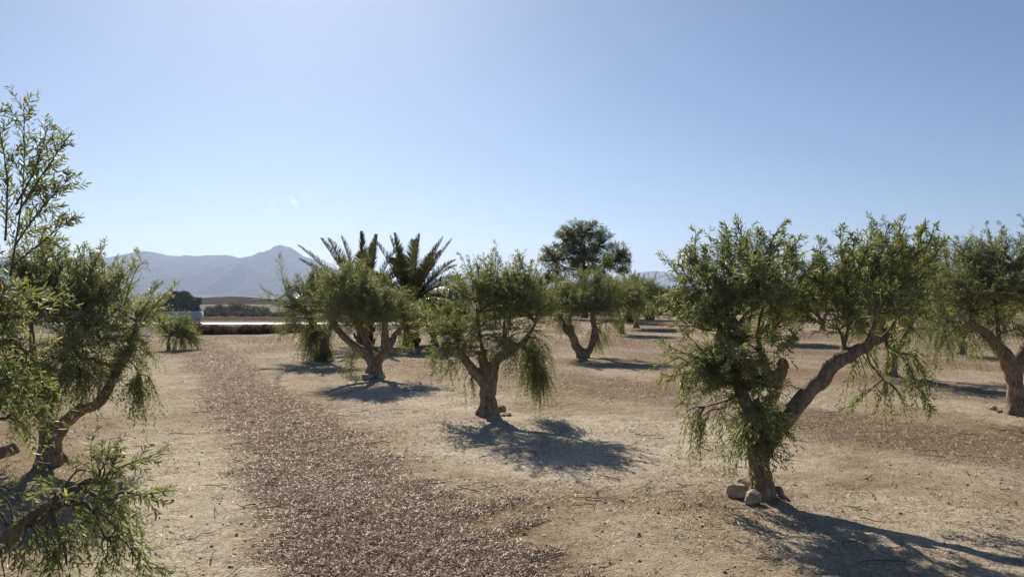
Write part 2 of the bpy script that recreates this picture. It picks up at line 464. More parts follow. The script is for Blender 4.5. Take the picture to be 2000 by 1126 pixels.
def pale_f(X, Y):
    # pale crusted strips: either side of the chip strip and round the middle tree
    d1 = np.abs(X - (np.interp(Y, BAND_A[0], BAND_A[1]) + 2.45) + (fbm2(X, Y, 0.8, 3, 41) - .5) * 1.6)
    s1 = (1 - sstep(0.7, 1.7, d1)) * sstep(6.6, 7.6, Y) * (1 - sstep(13, 17, Y))
    d2 = np.hypot((X - 1.2) / 2.4, (Y - 9.2) / 2.6)
    s2 = 1 - sstep(0.6, 1.15, d2 + (fbm2(X, Y, 0.9, 3, 43) - .5) * 0.8)
    d3 = np.abs(X - (np.interp(Y, BAND_A[0], BAND_A[1]) - 1.5) + (fbm2(X, Y, 0.9, 3, 47) - .5) * 0.8)
    s3 = (1 - sstep(0.35, 0.85, d3)) * (1 - sstep(8, 13, Y)) * 0.95
    base = 0.14 + 0.5 * sstep(0.42, 0.68, fbm2(X, Y, 0.4, 3, 51))
    d4 = np.hypot((X - 3.1) / 1.5, (Y - 5.7) / 1.5) + (fbm2(X, Y, 1.1, 3, 57) - .5) * 0.9
    s4 = (1 - sstep(0.55, 1.15, d4)) * 0.72
    return np.clip(np.maximum.reduce([s1, s2 * 0.95, s3, s4, base]), 0, 1)

def crest(X):
    return 31.0 + 44.0 * sstep(-9, 8, X) + (fbm2(X, X * 0 + 3.3, 0.22, 2, 67) - .5) * 9 * (1 - sstep(-6, 6, X))

def terrain(X, Y):
    X = np.asarray(X, float); Y = np.asarray(Y, float)
    near = 1 - sstep(40, 90, Y)
    z = (fbm2(X, Y, 0.28, 3, 61) - 0.5) * 0.10 * near
    d = Y - crest(X)
    z = z + 0.10 * np.exp(-((d + 3) / 3.0) ** 2) * (fbm2(X, Y, 0.25, 2, 63))
    z = z - 6.7 * sstep(0, 62, d) * (1 - 0.25 * sstep(60, 400, X))
    z = z + 0.6 * np.clip((Y - 222) / 12, 0, 1) * sstep(-9, -40, -np.abs(X) * 0 - 40) * 1.0
    far = sstep(900, 1600, Y)
    z = z + far * (fbm2(X, Y, 0.004, 4, 65) - 0.45) * 7
    return z

def micro(X, Y):
    f_ = 1 - sstep(14, 26, Y)
    return ((fbm2(X, Y, 4.0, 4, 71) - 0.5) * 0.05 + (fbm2(X, Y, 17.0, 2, 75) - 0.5) * 0.022) * f_

def axis_lines(lo_dense, hi_dense, step, lo, hi, growth):
    a = list(np.arange(lo_dense, hi_dense, step))
    s = step; x = a[-1]
    while x < hi:
        s *= growth; x += s; a.append(x)
    s = step; x = a[0]; b = []
    while x > lo:
        s *= growth; x -= s; b.append(x)
    return np.array(b[::-1] + a)

gx = axis_lines(-6.5, 6.5, 0.042, -11000, 11000, 1.065)
gy = axis_lines(3.8, 14.0, 0.042, -220, 14500, 1.05)
GX, GY = np.meshgrid(gx, gy)
GXf, GYf = GX.ravel(), GY.ravel()
GZ = terrain(GXf, GYf) + micro(GXf, GYf)
lt = litter_f(GXf, GYf)
GZ = GZ + lt * 0.012 * (1 - sstep(14, 26, GYf))
nx, ny = len(gx), len(gy)
ii, jj = np.meshgrid(np.arange(nx - 1), np.arange(ny - 1))
i0 = (jj * nx + ii).ravel()
quads = np.stack([i0, i0 + 1, i0 + nx + 1, i0 + nx], 1)
wild = sstep(3, 12, GYf - crest(GXf))
lt_far = lt * (1 - 0.0 * GYf)
g_me = np_mesh('ground', np.stack([GXf, GYf, GZ], 1), [quads], {'litter': lt_far, 'pale': pale_f(GXf, GYf), 'wild': wild}, smooth=True)
tag(link('ground', g_me, M['ground']), 'dry cracked clay floor of the olive grove with chip strewn strips', 'ground', kind='structure')

def gz(x, y):
    return float(terrain(np.array([x]), np.array([y]))[0])

# ------------------------------------------------------------------ mountains (real ranges with depth and gullies)
def range_mesh(name, prof, D, depth, label, mat, seed, rough=0.16, base=-10):
    px = np.linspace(prof[0][0], prof[-1][0], 420)
    py = np.interp(px, [p[0] for p in prof], [p[1] for p in prof])
    top = CAMZ - (py - HY) / F * D
    X0 = (px - CX) / F * D
    nrow = 47
    t = np.linspace(-1, 1, nrow)                      # front foot .. crest .. back foot
    V = []
    for tt in t:
        prof_h = (1 - abs(tt)) ** 1.25
        y = D + tt * depth * np.where(tt < 0, 1.0, 0.8)
        P = np.stack([X0 / (D * 0.05), np.full_like(X0, y / (D * 0.05)), np.zeros_like(X0)], 1)
        n = fbm(P, 6, seed)
        rid = 1 - np.abs(2 * fbm(P * np.array([1.6, 0.5, 1]), 5, seed + 9) - 1)
        w = (1 - abs(tt)) * abs(tt) * 4
        hgt = (top - base) * (prof_h + w * ((n - 0.5) * rough * 2.2 + (rid - 0.75) * rough * 2.2))
        spread = 1 + tt * depth / D * 0.0
        V.append(np.stack([X0 * spread, np.full_like(X0, y) + (n - .5) * depth * 0.25 * w, base + np.maximum(hgt, -5)], 1))
    V = np.concatenate(V)
    n_ = len(px)
    a, b = np.meshgrid(np.arange(n_ - 1), np.arange(nrow - 1))
    k = (b * n_ + a).ravel()
    me = np_mesh(name, V, [np.stack([k, k + 1, k + n_ + 1, k + n_], 1)], None, True)
    return tag(link(name, me, mat), label, 'mountains', kind='structure')

def mountain_mat():
    m, nt, o = new_mat('mountain_scrub')
    geo = N(nt, 'ShaderNodeNewGeometry')
    n1 = N(nt, 'ShaderNodeTexNoise', Scale=0.012, Detail=10, Roughness=0.7); nt.links.new(geo.outputs['Position'], n1.inputs['Vector'])
    r = ramp(nt, n1.outputs[0], [(0.3, (0.020, 0.026, 0.022)), (0.52, (0.055, 0.056, 0.048)), (0.7, (0.12, 0.11, 0.095))])
    p = N(nt, 'ShaderNodeBsdfPrincipled', Roughness=0.95)
    p.inputs['Specular IOR Level'].default_value = 0.0
    nt.links.new(r.outputs[0], p.inputs['Base Color'])
    nt.links.new(p.outputs[0], o.inputs[0])
    return m
M['mountain'] = mountain_mat()
range_mesh('mountains', [(-900, 530), (-500, 512), (-250, 520), (-100, 510), (0, 509), (60, 511), (120, 508), (165, 502), (190, 495), (207, 503), (240, 497), (262, 492), (285, 490), (305, 493),
                         (330, 499), (350, 500), (363, 498), (385, 500), (405, 498), (425, 498), (440, 497.5), (455, 500), (468, 504), (482, 500.5), (498, 499), (503, 493), (508, 491),
                         (515, 493.5), (524, 489), (535, 481), (546, 477.5), (556, 480), (568, 483), (580, 491), (592, 500), (610, 505), (640, 520), (680, 535), (730, 548), (780, 560), (840, 572), (900, 582)],
           5000, 1400, 'long blue grey mountain range with a rounded peak', M['mountain'], 3, 0.24)
M['hill'] = rough_mat('brown_hill_scrub', (0.020, 0.014, 0.010), (0.050, 0.032, 0.023), 0.06, 0.95, 0.0, (1, 1, 1), 0.02, (0.09, 0.06, 0.042))
range_mesh('hill', [(150, 600), (230, 592), (280, 588), (320, 590), (360, 588), (392, 582), (420, 579.5), (450, 578.5), (475, 579), (500, 581), (525, 584), (560, 586), (600, 584), (650, 588), (720, 596)],
           700, 110, 'low brown scrubby hill in front of the mountains', M['hill'], 33, 0.16, base=-8)
range_mesh('foothills', [(740, 580), (790, 566), (830, 559), (852, 553), (868, 555), (885, 558), (905, 562), (940, 566), (1000, 572), (1100, 580)],
           3600, 600, 'low hazy hill behind the palm fronds', M['mountain'], 13)
range_mesh('far_mountains', [(700, 570), (800, 556), (860, 545), (885, 536), (905, 533), (925, 537), (960, 546), (1020, 552), (1120, 552), (1200, 541), (1225, 536), (1245, 533), (1262, 530), (1278, 528.5),
                             (1300, 531), (1318, 534), (1335, 531), (1350, 529), (1380, 527), (1430, 522), (1500, 515), (1560, 508), (1588, 505), (1620, 510), (1700, 520), (1800, 523), (1900, 520), (2000, 518), (2200, 522), (2600, 535), (3000, 560)],
           8000, 1600, 'farthest pale range fading into the haze on the right', M['mountain'], 23, 0.10, base=-22)

# ------------------------------------------------------------------ foliage machinery
rng = np.random.default_rng(7)

class Foliage:
    def __init__(s):
        s.P, s.D, s.S, s.L, s.W, s.v = [], [], [], [], [], []
    def add(s, P, D, S, Ln, W, v):
        s.P.append(P.reshape(-1, 3)); s.D.append(D.reshape(-1, 3)); s.S.append(S.reshape(-1, 3))
        s.L.append(Ln.ravel()); s.W.append(W.ravel()); s.v.append(v.ravel())
    def count(s):
        return sum(len(x) for x in s.L)
    def mesh(s, name, origin, fine=False):
        P = np.concatenate(s.P) - np.asarray(origin); D = np.concatenate(s.D); S = np.concatenate(s.S)
        Ln = np.concatenate(s.L)[:, None]; W = np.concatenate(s.W)[:, None]; v = np.concatenate(s.v)
        n = len(P)
        if fine:
            nn = np.cross(D, S)
            bend = Ln * 0.10 * (rng.random((n, 1)) - 0.3)
            pts = [P, P + D * Ln * .28 + S * W * .42, P + D * Ln * .28 - S * W * .42,
                   P + D * Ln * .68 + S * W * .40 + nn * bend, P + D * Ln * .68 - S * W * .40 + nn * bend, P + D * Ln + nn * bend * 2.2]
            V = np.stack(pts, 1).reshape(-1, 3)
            b = np.arange(n)[:, None] * 6
            t = np.concatenate([b + [[0, 2, 1]], b + [[3, 4, 5]]])
            q = b + [[1, 2, 4, 3]]
            return np_mesh(name, V, [q, t], {'var': np.repeat(v, 6)})
        pts = [P, P + D * Ln * .45 - S * W * .5, P + D * Ln, P + D * Ln * .45 + S * W * .5]
        V = np.stack(pts, 1).reshape(-1, 3)
        b = np.arange(n)[:, None] * 4
        return np_mesh(name, V, [b + [[0, 1, 2, 3]]], {'var': np.repeat(v, 4)})

def rand_dirs(n):
    return nrm(rng.normal(size=(n, 3)))

def grow_twigs(fo, tw, base, dirs, length, droop, m=11, leafL=0.075, leafW=0.014, vmean=0.45, twig_r=0.0016, tip_boost=0.0):
    """twigs with opposite pairs of narrow leaves; all arrays per twig"""
    n = len(base)
    if n == 0: return
    t = ((np.arange(m) + 0.6) / m)[None, :, None] * 0.97 + 0.03
    lat = rand_dirs(n)[:, None, :] * 0.18 * length[:, None, None]
    g = np.array([0, 0, -1.0]) * (droop * length)[:, None, None]
    def pos(tt): return base[:, None, :] + dirs[:, None, :] * length[:, None, None] * tt + (lat + g) * tt * tt
    P = pos(t)
    T = nrm(dirs[:, None, :] * length[:, None, None] + 2 * (lat + g) * t)
    ref = rand_dirs(n)[:, None, :]
    U = nrm(np.cross(T, ref)); Vv = np.cross(T, U)
    ang = (np.arange(m) * PI / 2)[None, :, None] + rng.normal(0, 0.45, (n, m, 1))
    S0 = np.cos(ang) * U + np.sin(ang) * Vv
    tv = np.clip(vmean + rng.normal(0, 0.16, (n, 1)), 0.0, 0.98)
    for sgn in (1, -1):
        sp = 0.55 + 0.5 * rng.random((n, m, 1))
        D = nrm(T * 0.8 + S0 * sgn * sp + rng.normal(0, 0.16, (n, m, 3)) + np.array([0, 0, -0.10]))
        W = nrm(np.cross(D, T + rng.normal(0, 0.35, (n, m, 3))))
        ll = leafL * (0.62 + 0.5 * rng.random((n, m))) * (1 - 0.35 * t[..., 0] ** 3)
        keep = rng.random((n, m)) < 0.9
        var = np.clip(tv + rng.normal(0, 0.10, (n, m)) + tip_boost * t[..., 0], 0, 0.96)
        var = np.where(rng.random((n, m)) < 0.012, 1.0, var)
        fo.add(P[keep], D[keep], W[keep], ll[keep], (leafW * (0.8 + 0.4 * rng.random((n, m))))[keep], var[keep])
    if tw is not None:
        ts = np.array([0, 0.33, 0.66, 1.0])[None, :, None]
        Q = pos(ts)
        rr = twig_r * np.array([1.3, 1.0, 0.75, 0.4])
        U4 = nrm(np.cross(dirs, ref[:, 0, :]))[:, None, :]; V4 = np.cross(dirs[:, None, :], U4)
        ring = []
        for k in range(3):
            a = k * 2 * PI / 3
            ring.append(Q + (math.cos(a) * U4 + math.sin(a) * V4) * rr[None, :, None])
        VV = np.stack(ring, 2).reshape(-1, 3)            # n,4,3
        b = (np.arange(n) * 12)[:, None]
        qs = []
        for s_ in range(3):
            for k in range(3):
                k2 = (k + 1) % 3
                qs.append(b + [[s_ * 3 + k, s_ * 3 + k2, (s_ + 1) * 3 + k2, (s_ + 1) * 3 + k]])
        tw.add(VV, np.concatenate(qs))

def grow_clump(fo, tw, c, r, attach, up=0.35, dens=1.0, lod=1.0, twigL=(0.22, 0.50), leafL=0.075, vmean=0.45, m=11):
    """one leafy bough: sub-branches from the limb out into an ellipsoid, twigs along them"""
    c = np.asarray(c, float); r = np.asarray(r, float)
    rm = float(np.cbrt(r[0] * r[1] * r[2]))
    nb = max(5, int(13 * (rm / 0.35) ** 1.0))
    nt_total = max(6, int(300 * dens * (rm / 0.4) ** 2.1 / lod))
    per = max(2, nt_total // nb)
    for k in range(nb):
        d = rand_dirs(1)[0]
        if up > 0: d[2] = abs(d[2]) * 0.8 + 0.1 * d[2]
        elif up < -0.6: d[2] = -abs(d[2])
        q = c + d * r * (0.55 + 0.35 * rng.random())
        mid = (attach + q) / 2 + rand_dirs(1)[0] * 0.12 * np.linalg.norm(q - attach) + np.array([0, 0, 0.10 if up < 0 else 0.02]) * np.linalg.norm(q - attach) * 2
        path = spline([attach, mid, q], 5)
        if tw is not None:
            L_ = np.linalg.norm(q - attach)
            tw.tube(path, np.linspace(min(0.016, 0.005 + 0.010 * L_), 0.0028, len(path)), 5)
        tpar = 0.35 + 0.65 * rng.random(per) ** 0.8
        idx = tpar * (len(path) - 1)
        i_ = np.minimum(idx.astype(int), len(path) - 2)
        b = path[i_] + (path[i_ + 1] - path[i_]) * (idx - i_)[:, None] + rng.normal(0, 0.10, (per, 3)) * r
        tdir = nrm(path[i_ + 1] - path[i_])
        out = nrm((b - c) / r + 1e-6)
        dd = nrm(0.45 * out + 0.45 * tdir + 0.55 * rand_dirs(per) + np.array([0, 0, up]))
        ln = rng.uniform(twigL[0], twigL[1], per) * min(1.25, max(0.6, rm / 0.35))
        grow_twigs(fo, tw if lod < 1.6 else None, b, dd, ln, 0.12 + 0.35 * rng.random(per) + (0.45 if up < -0.4 else (0.15 if up < 0 else 0)), m, leafL * lod ** 0.5, 0.0106 * lod ** 0.6, vmean)

def grow_shoot(fo, tw, a, b, n_side=10, leafL=0.075, side=0.28, bow=0.05, lod=1.0, vmean=0.5, spread=0.6):
    """upright sucker with short side twigs, thinning towards its tip"""
    a = np.asarray(a, float); b = np.asarray(b, float)
    Ln = np.linalg.norm(b - a)
    mid = (a + b) / 2 + rand_dirs(1)[0] * bow * Ln
    path = spline([a, mid, b], 8)
    if tw is not None: tw.tube(path, np.linspace(0.0065, 0.0018, len(path)), 5)
    ax = nrm(b - a)
    n_side = int(n_side * (1.5 if lod > 1.1 else 1.15))
    k = np.linspace(0.12, 0.93, n_side) + rng.normal(0, 0.02, n_side)
    k = np.clip(k, 0.03, 0.97)
    idx = k * (len(path) - 1); i_ = np.minimum(idx.astype(int), len(path) - 2)
    p = path[i_] + (path[i_ + 1] - path[i_]) * (idx - i_)[:, None]
    rd = rand_dirs(n_side); rd = nrm(rd - ax * (rd @ ax)[:, None])
    d = nrm(ax * 0.85 + rd * spread)
    ln = side * (1.05 - 0.65 * k) * (0.7 + 0.6 * rng.random(n_side))
    grow_twigs(fo, tw, p, d, ln, 0.05 + 0.1 * rng.random(n_side), 8, leafL * lod ** 0.5, 0.0108 * lod ** 0.6, vmean, 0.0018)
    grow_twigs(fo, None, path[len(path) // 3][None], nrm(path[-1] - path[len(path) // 3])[None], np.array([Ln * 0.68]), np.array([0.0]), max(8, int(Ln / 0.035)), leafL * lod ** 0.5, 0.0108 * lod ** 0.6, vmean)

def solid_wood(limbs, vox, base_z=None, flare=1.35, gnarl=0.14, seed=0):
    """limbs: list of arrays x,y,z,r -> one continuous gnarled surface"""
    mb = MB()
    for li, l in enumerate(limbs):
        P = spline(l, 7)
        r = np.maximum(P[:, 3] * 0.80, 0.006)
        ph = np.arange(len(P))
        r = r * (1 + 0.05 * np.sin(ph * 1.3 + li * 2 + seed) + 0.03 * np.sin(ph * 2.9 + li))
        # a slightly wandering axis
        wob = (np.stack([vnoise(np.stack([ph * 0.35, ph * 0 + k * 7.7 + li * 3.1 + seed, ph * 0], 1), 5) - 0.5 for k in range(3)], 1)) * r[:, None] * 0.5
        wob[0] = 0
        mb.tube(P[:, :3] + wob, r, 12)
    V = np.concatenate(mb.V)
    me = np_mesh('wood_tmp', V, [np.concatenate(mb.Q), np.concatenate(mb.T)])
    ob = bpy.data.objects.new('wood_tmp', me)
    COL.objects.link(ob)
    md = ob.modifiers.new('r', 'REMESH'); md.mode = 'VOXEL'; md.voxel_size = vox
    sm = ob.modifiers.new('s', 'SMOOTH'); sm.factor = 0.5; sm.iterations = 3
    dg = bpy.context.evaluated_depsgraph_get()
    out = bpy.data.meshes.new_from_object(ob.evaluated_get(dg))
    bpy.data.objects.remove(ob); bpy.data.meshes.remove(me)
    n = len(out.vertices)
    co = np.empty(n * 3, dtype=np.float32); out.vertices.foreach_get('co', co); co = co.reshape(-1, 3).astype(float)
    no = np.empty(n * 3, dtype=np.float32); out.vertices.foreach_get('normal', no); no = no.reshape(-1, 3)
    rr = max(l[0][3] for l in limbs)
    ridge = fbm(co * np.array([1, 1, 0.33]) / rr * 1.6 + seed, 3, 3 + seed) - 0.5
    lump = fbm(co / rr * 0.7 + seed * 3, 2, 8 + seed) - 0.5
    co = co + no * ((ridge * 0.5 + lump * 0.7) * gnarl * rr * 1.1)[:, None]
    out.vertices.foreach_set('co', co.astype(np.float32).ravel())
    out.polygons.foreach_set('use_smooth', np.ones(len(out.polygons), dtype=bool))
    out.update()
    return out

def cut_disc(parent, origin, p, d, r, mat, name='sawn_end'):
    d = np.asarray(d, float) / np.linalg.norm(d)
    mb = MB()
    p = np.asarray(p, float) - np.asarray(origin)
    V, q, t = tube(np.array([p - d * 0.03, p + d * r * 0.12, p + d * r * 0.26, p + d * r * 0.30]), [r * 0.9, r * 1.02, r * 0.93, r * 0.6], 14)
    V = V + (vnoise(V * 40, 3) - 0.5)[:, None] * r * 0.25
    mb.add(V, q, t)
    return mb.build(name, mat, parent)

OLIVE_GROUP = 'olive trees planted in the grove'

def olive(label, base_px, Y, limbs, clumps, shoots=(), cuts=(), lod=1.0, fine=False, vox=0.022, seed=0, leafL=0.078, base_xyz=None, dens=1.0, vmean=0.45, gnarl=0.20, suckers=5, sl=1.0):
    """limbs: rows (px, py, dy, r); clumps: (px, py, dy, rx_px, rz_px, up, density, attach_limb, attach_row); shoots: (px0,py0,dy0,px1,py1,dy1,n_side,side)"""
    global rng
    rng = np.random.default_rng(100 + seed)
    if base_xyz is None:
        bx = (base_px[0] - CX) / F * Y; base = np.array([bx, Y, gz(bx, Y)])
        dz = base[2] - at(base_px[0], base_px[1], Y)[2]
    else:
        base = np.array([*base_xyz[:2], gz(*base_xyz[:2])]); dz = 0.0
    root = empty('olive_tree', base, label, 'tree', OLIVE_GROUP)
    s = Y / F
    lim = []
    for l in limbs:
        rows = []
        for (px, py, dy, r) in l:
            p = at(px, py, Y + dy)
            rows.append([p[0], p[1], p[2] + dz, r])
        lim.append(np.array(rows))
    # root flare: the first limb starts below ground and spreads
    l0 = lim[0]
    l0 = np.vstack([[l0[0, 0], l0[0, 1], base[2] - 0.12, l0[0, 3] * 1.12], l0])
    l0[1, 2] = base[2] + 0.03
    lim[0] = l0
    nroot = 5
    for k in range(nroot):
        a = k * 2 * PI / nroot + seed
        e = l0[1, :3] + np.array([math.cos(a), math.sin(a), 0]) * l0[1, 3] * 1.0
        lim.append(np.array([[*(l0[1, :3] + [0, 0, 0.16]), l0[1, 3] * 0.5], [*(l0[1, :3] * .45 + e * .55 + [0, 0, 0.03]), l0[1, 3] * 0.46], [e[0], e[1], base[2] - 0.05, l0[1, 3] * 0.30]]))
    me = solid_wood([l - np.array([*base, 0]) for l in lim], vox, seed=seed, gnarl=gnarl)
    link('trunk', me, M['bark'], root)
    allpts = np.vstack([spline(l, 6) for l in lim[:len(limbs)]])
    fo, tw = Foliage(), MB()
    for c in clumps:
        px, py, dy, rx, rz, up, dn = c[:7]
        P = at(px, py, Y + dy); P[2] += dz
        k_ = 1.18 if up > -0.25 else 1.0
        rr = np.array([rx * s, max(rx, rz) * s * 0.85, rz * s]) * k_
        d_ = np.linalg.norm(allpts[:, :3] - P, axis=1) + 0.35 * np.maximum(0, allpts[:, 2] - P[2]) * (0 if up < 0 else 1) + 0.6 * (allpts[:, 2] < base[2] + 0.3)
        A = allpts[np.argmin(d_), :3]
        if up < -0.5:                                   # hanging sprays: fed from above
            cand = allpts[:, :3][allpts[:, 2] > P[2]]
            if len(cand): A = cand[np.argmin(np.linalg.norm(cand - P, axis=1))]
        # bough from the limb to the clump
        if np.linalg.norm(P - A) > 0.25:
            B = P - (P - A) * 0.25
            mid = (A + B) / 2 + np.array([0, 0, 0.12 * np.linalg.norm(B - A)]) + rand_dirs(1)[0] * 0.06
            pth = spline([A, mid, B], 6)
            tw.tube(pth, np.linspace(0.026, 0.012, len(pth)) * (0.4 if up < -0.5 else 0.8), 7)
            A = B
        vm = vmean + rng.normal(0, 0.09)
        grow_clump(fo, tw, P, rr, A, up, dn * dens * (0.72 if up > 0.15 else 1.0), lod, leafL=leafL, vmean=vm)
        if up > 0.15 and dn > 0.5:                      # thin upright suckers that break the outline
            for _ in range(suckers):
                d2 = rand_dirs(1)[0]; d2[2] = abs(d2[2])
                a_ = P + d2 * rr * 0.75
                b_ = a_ + nrm(np.array([d2[0] * .5, d2[1] * .5, 0.9]) + rng.normal(0, .18, 3)) * rng.uniform(.22, .58) * sl
                grow_shoot(fo, tw, a_, b_, 6, leafL, .12, lod=lod, vmean=vm + .08)
    for sh in shoots:
        a = at(sh[0], sh[1], Y + sh[2]) + np.array([0, 0, dz]); b = at(sh[3], sh[4], Y + sh[5]) + np.array([0, 0, dz])
        grow_shoot(fo, tw, a, b, int(sh[6]), leafL, sh[7], lod=lod, vmean=vmean + 0.05)
    link('crown', fo.mesh('crown', base, fine), M['olive_leaf'], root)
    tw.build('branches', M['twig'], root, base, True)
    for c in cuts:
        a = at(c[0], c[1], Y + c[2]) + np.array([0, 0, dz])
        cut_disc(root, base, a, c[3], c[4], M[c[5]])
    return root

# ------------------------------------------------------------------ the grove: trees one can tell apart, nearest first
U = 0.35
olive('large olive tree at front right with a long bare limb and rocks at foot', (1488, 966), 6.70,
      [[(1487, 966, 0, .120), (1483, 930, 0, .112), (1479, 890, 0, .108), (1478, 855, 0, .10), (1462, 800, -.05, .085), (1432, 730, 0, .068), (1406, 672, .02, .050), (1418, 610, .05, .030), (1440, 545, .0, .014)],
       [(1480, 880, 0, .085), (1496, 800, .14, .078), (1514, 752, .24, .076), (1527, 716, .20, .072)],
       [(1512, 755, .24, .055), (1492, 705, .22, .040), (1480, 640, .2, .028), (1500, 570, .25, .014)],
       [(1484, 890, 0, .100), (1512, 842, 0, .098), (1562, 782, 0, .090), (1608, 730, .0, .084), (1630, 706, .0, .088), (1660, 688, .0, .070), (1702, 664, .0, .064), (1728, 652, .06, .028), (1765, 600, .1, .012)],
       [(1640, 696, 0, .035), (1655, 640, .1, .026), (1660, 570, .15, .014)],
       [(1690, 672, 0, .035), (1712, 610, -.05, .026), (1705, 540, .0, .012)]],
      [(1400, 585, 0, 62, 55, U, 1), (1468, 530, .2, 75, 55, U, 1), (1378, 640, -.2, 42, 45, U, .9), (1452, 625, -.3, 68, 58, U, 1.1), (1532, 560, .35, 50, 58, U, .9), (1522, 640, .35, 45, 45, U, .8),
       (1368, 555, .15, 34, 40, U, .8), (1420, 690, -.25, 45, 42, 0.0, 1.0), (1480, 690, .1, 50, 40, .2, .7), (1490, 575, -.3, 60, 50, U, 1.0),
       (1440, 755, -.2, 44, 45, .1, 1.3), (1476, 790, -.18, 40, 46, .0, 1.3), (1450, 838, -.15, 36, 36, -.05, 1.5), (1494, 835, -.15, 28, 32, -.05, 1.3), (1465, 872, -.12, 34, 26, -.1, 1.3), (1418, 725, -.2, 36, 42, .12, 1.3), (1500, 748, .0, 30, 36, .12, .9), (1462, 720, -.25, 40, 36, .12, 1.0), (1408, 655, .0, 36, 40, .12, 1.1), (1462, 668, -.2, 42, 38, .12, 1.0), (1376, 735, -.1, 34, 45, -.6, .8), (1352, 800, -.1, 20, 45, -.9, .9),
       (1325, 715, .0, 36, 34, -.2, .35), (1395, 800, -.1, 30, 40, -.7, .4),
       (1650, 575, 0, 60, 55, U, .9), (1700, 535, .25, 65, 50, U, 1), (1758, 560, .05, 52, 58, U, 1), (1722, 612, -.25, 62, 42, .1, 1), (1634, 632, -.12, 40, 34, U, .7), (1795, 530, .35, 38, 48, U, .8), (1612, 590, .2, 36, 45, U, .7),
       (1690, 712, -.1, 30, 34, -.8, .7), (1768, 700, .05, 36, 48, -.8, .9), (1730, 680, .05, 40, 36, -.4, .8), (1790, 640, .05, 30, 40, -.4, .7), (1740, 765, -.1, 26, 24, -.9, .4)],
      [(1440, 520, 0, 1447, 430, 0, 9, .2), (1468, 520, .1, 1486, 452, .1, 8, .18), (1415, 545, 0, 1409, 458, .05, 7, .2), (1535, 535, .3, 1562, 462, .35, 9, .2), (1352, 545, .1, 1346, 503, .1, 7, .16),
       (1500, 520, 0, 1508, 480, 0, 7, .16), (1380, 560, 0, 1372, 505, 0, 6, .16), (1550, 540, .3, 1540, 470, .3, 7, .15),
       (1610, 545, .2, 1598, 465, .2, 9, .2), (1645, 530, 0, 1642, 442, .05, 10, .18), (1690, 505, .2, 1707, 432, .2, 10, .2), (1735, 510, .1, 1766, 430, .15, 9, .2), (1722, 510, .1, 1734, 438, 0, 8, .18), (1790, 505, .3, 1802, 446, .35, 8, .2),
       (1670, 520, 0, 1668, 462, 0, 8, .16), (1812, 520, .3, 1832, 468, .3, 7, .18),
       (1380, 700, -.1, 1296, 668, -.1, 8, .16), (1385, 720, -.1, 1290, 735, -.1, 8, .16), (1380, 690, -.1, 1310, 620, 0, 6, .14), (1720, 740, 0, 1648, 800, -.1, 7, .16), (1770, 720, 0, 1818, 800, 0, 8, .16)],
      [(1529, 708, .18, (.35, -.75, .6), .060, 'red_wood')], fine=True, vox=0.017, seed=1, leafL=0.066, dens=0.68, suckers=6, sl=.62)

olive('olive tree in the middle with one leafy bough hanging down its right side', (955, 811), 11.05,
      [[(954, 812, 0, .175), (955, 790, 0, .150), (951, 762, 0, .128), (946, 745, 0, .105), (918, 716, .0, .082), (898, 682, .0, .066), (885, 640, 0, .058)],
       [(952, 770, 0, .11), (947, 725, .05, .100), (941, 690, .08, .092)],
       [(944, 700, .08, .05), (936, 650, .1, .035), (930, 590, .1, .015)],
       [(957, 770, 0, .115), (960, 725, -.04, .100), (968, 702, -.05, .098), (990, 688, -.02, .085), (1022, 668, 0, .055), (1046, 630, 0, .032), (1050, 590, 0, .014)],
       [(985, 690, 0, .045), (985, 640, .15, .030), (985, 580, .2, .013)]],
      [(905, 645, .25, 46, 34, U, .9), (955, 608, 0, 62, 45, U, 1.1), (1018, 620, 0, 50, 45, U, 1.1), (930, 575, .3, 52, 30, U, .9), (992, 572, .2, 50, 30, U, 1), (852, 655, .25, 36, 32, .2, .7),
       (880, 680, .05, 38, 34, -.3, .8), (990, 655, -.3, 52, 32, .0, 1), (930, 655, -.3, 50, 36, .0, 1), (1048, 668, 0, 28, 48, -.8, 1.4), (1056, 725, 0, 20, 42, -.9, 2.0), (1036, 700, 0, 18, 36, -.9, 1.2),
       (838, 700, .25, 26, 30, -.3, .4), (864, 702, .1, 26, 30, -.3, .45), (912, 742, -.1, 16, 16, -.8, .8), (1060, 610, .2, 26, 32, U, .6), (1010, 590, -.3, 50, 35, U, 1), (950, 580, -.3, 50, 32, U, 1)],
      [(938, 575, .1, 930, 510, .1, 14, .24), (952, 570, .1, 947, 503, .1, 14, .24), (968, 570, .1, 972, 500, .1, 14, .24), (960, 570, 0, 958, 512, .1, 12, .22), (1005, 570, .1, 1016, 496, .1, 18, .28), (1012, 575, .15, 1022, 505, .15, 12, .24), (990, 560, .1, 992, 530, .1, 6, .2), (1020, 565, 0, 1028, 525, 0, 6, .2),
       (930, 690, 0, 832, 730, .2, 8, .16), (950, 640, 0, 860, 740, .2, 8, .15), (905, 590, .2, 900, 560, .2, 5, .14)],
      [(884, 634, 0, (-.15, 0, 1), .060, 'old_wood'), (940, 686, .08, (-.1, -.05, 1), .092, 'old_wood')], vox=0.02, seed=2, leafL=0.062, dens=0.72, suckers=6)

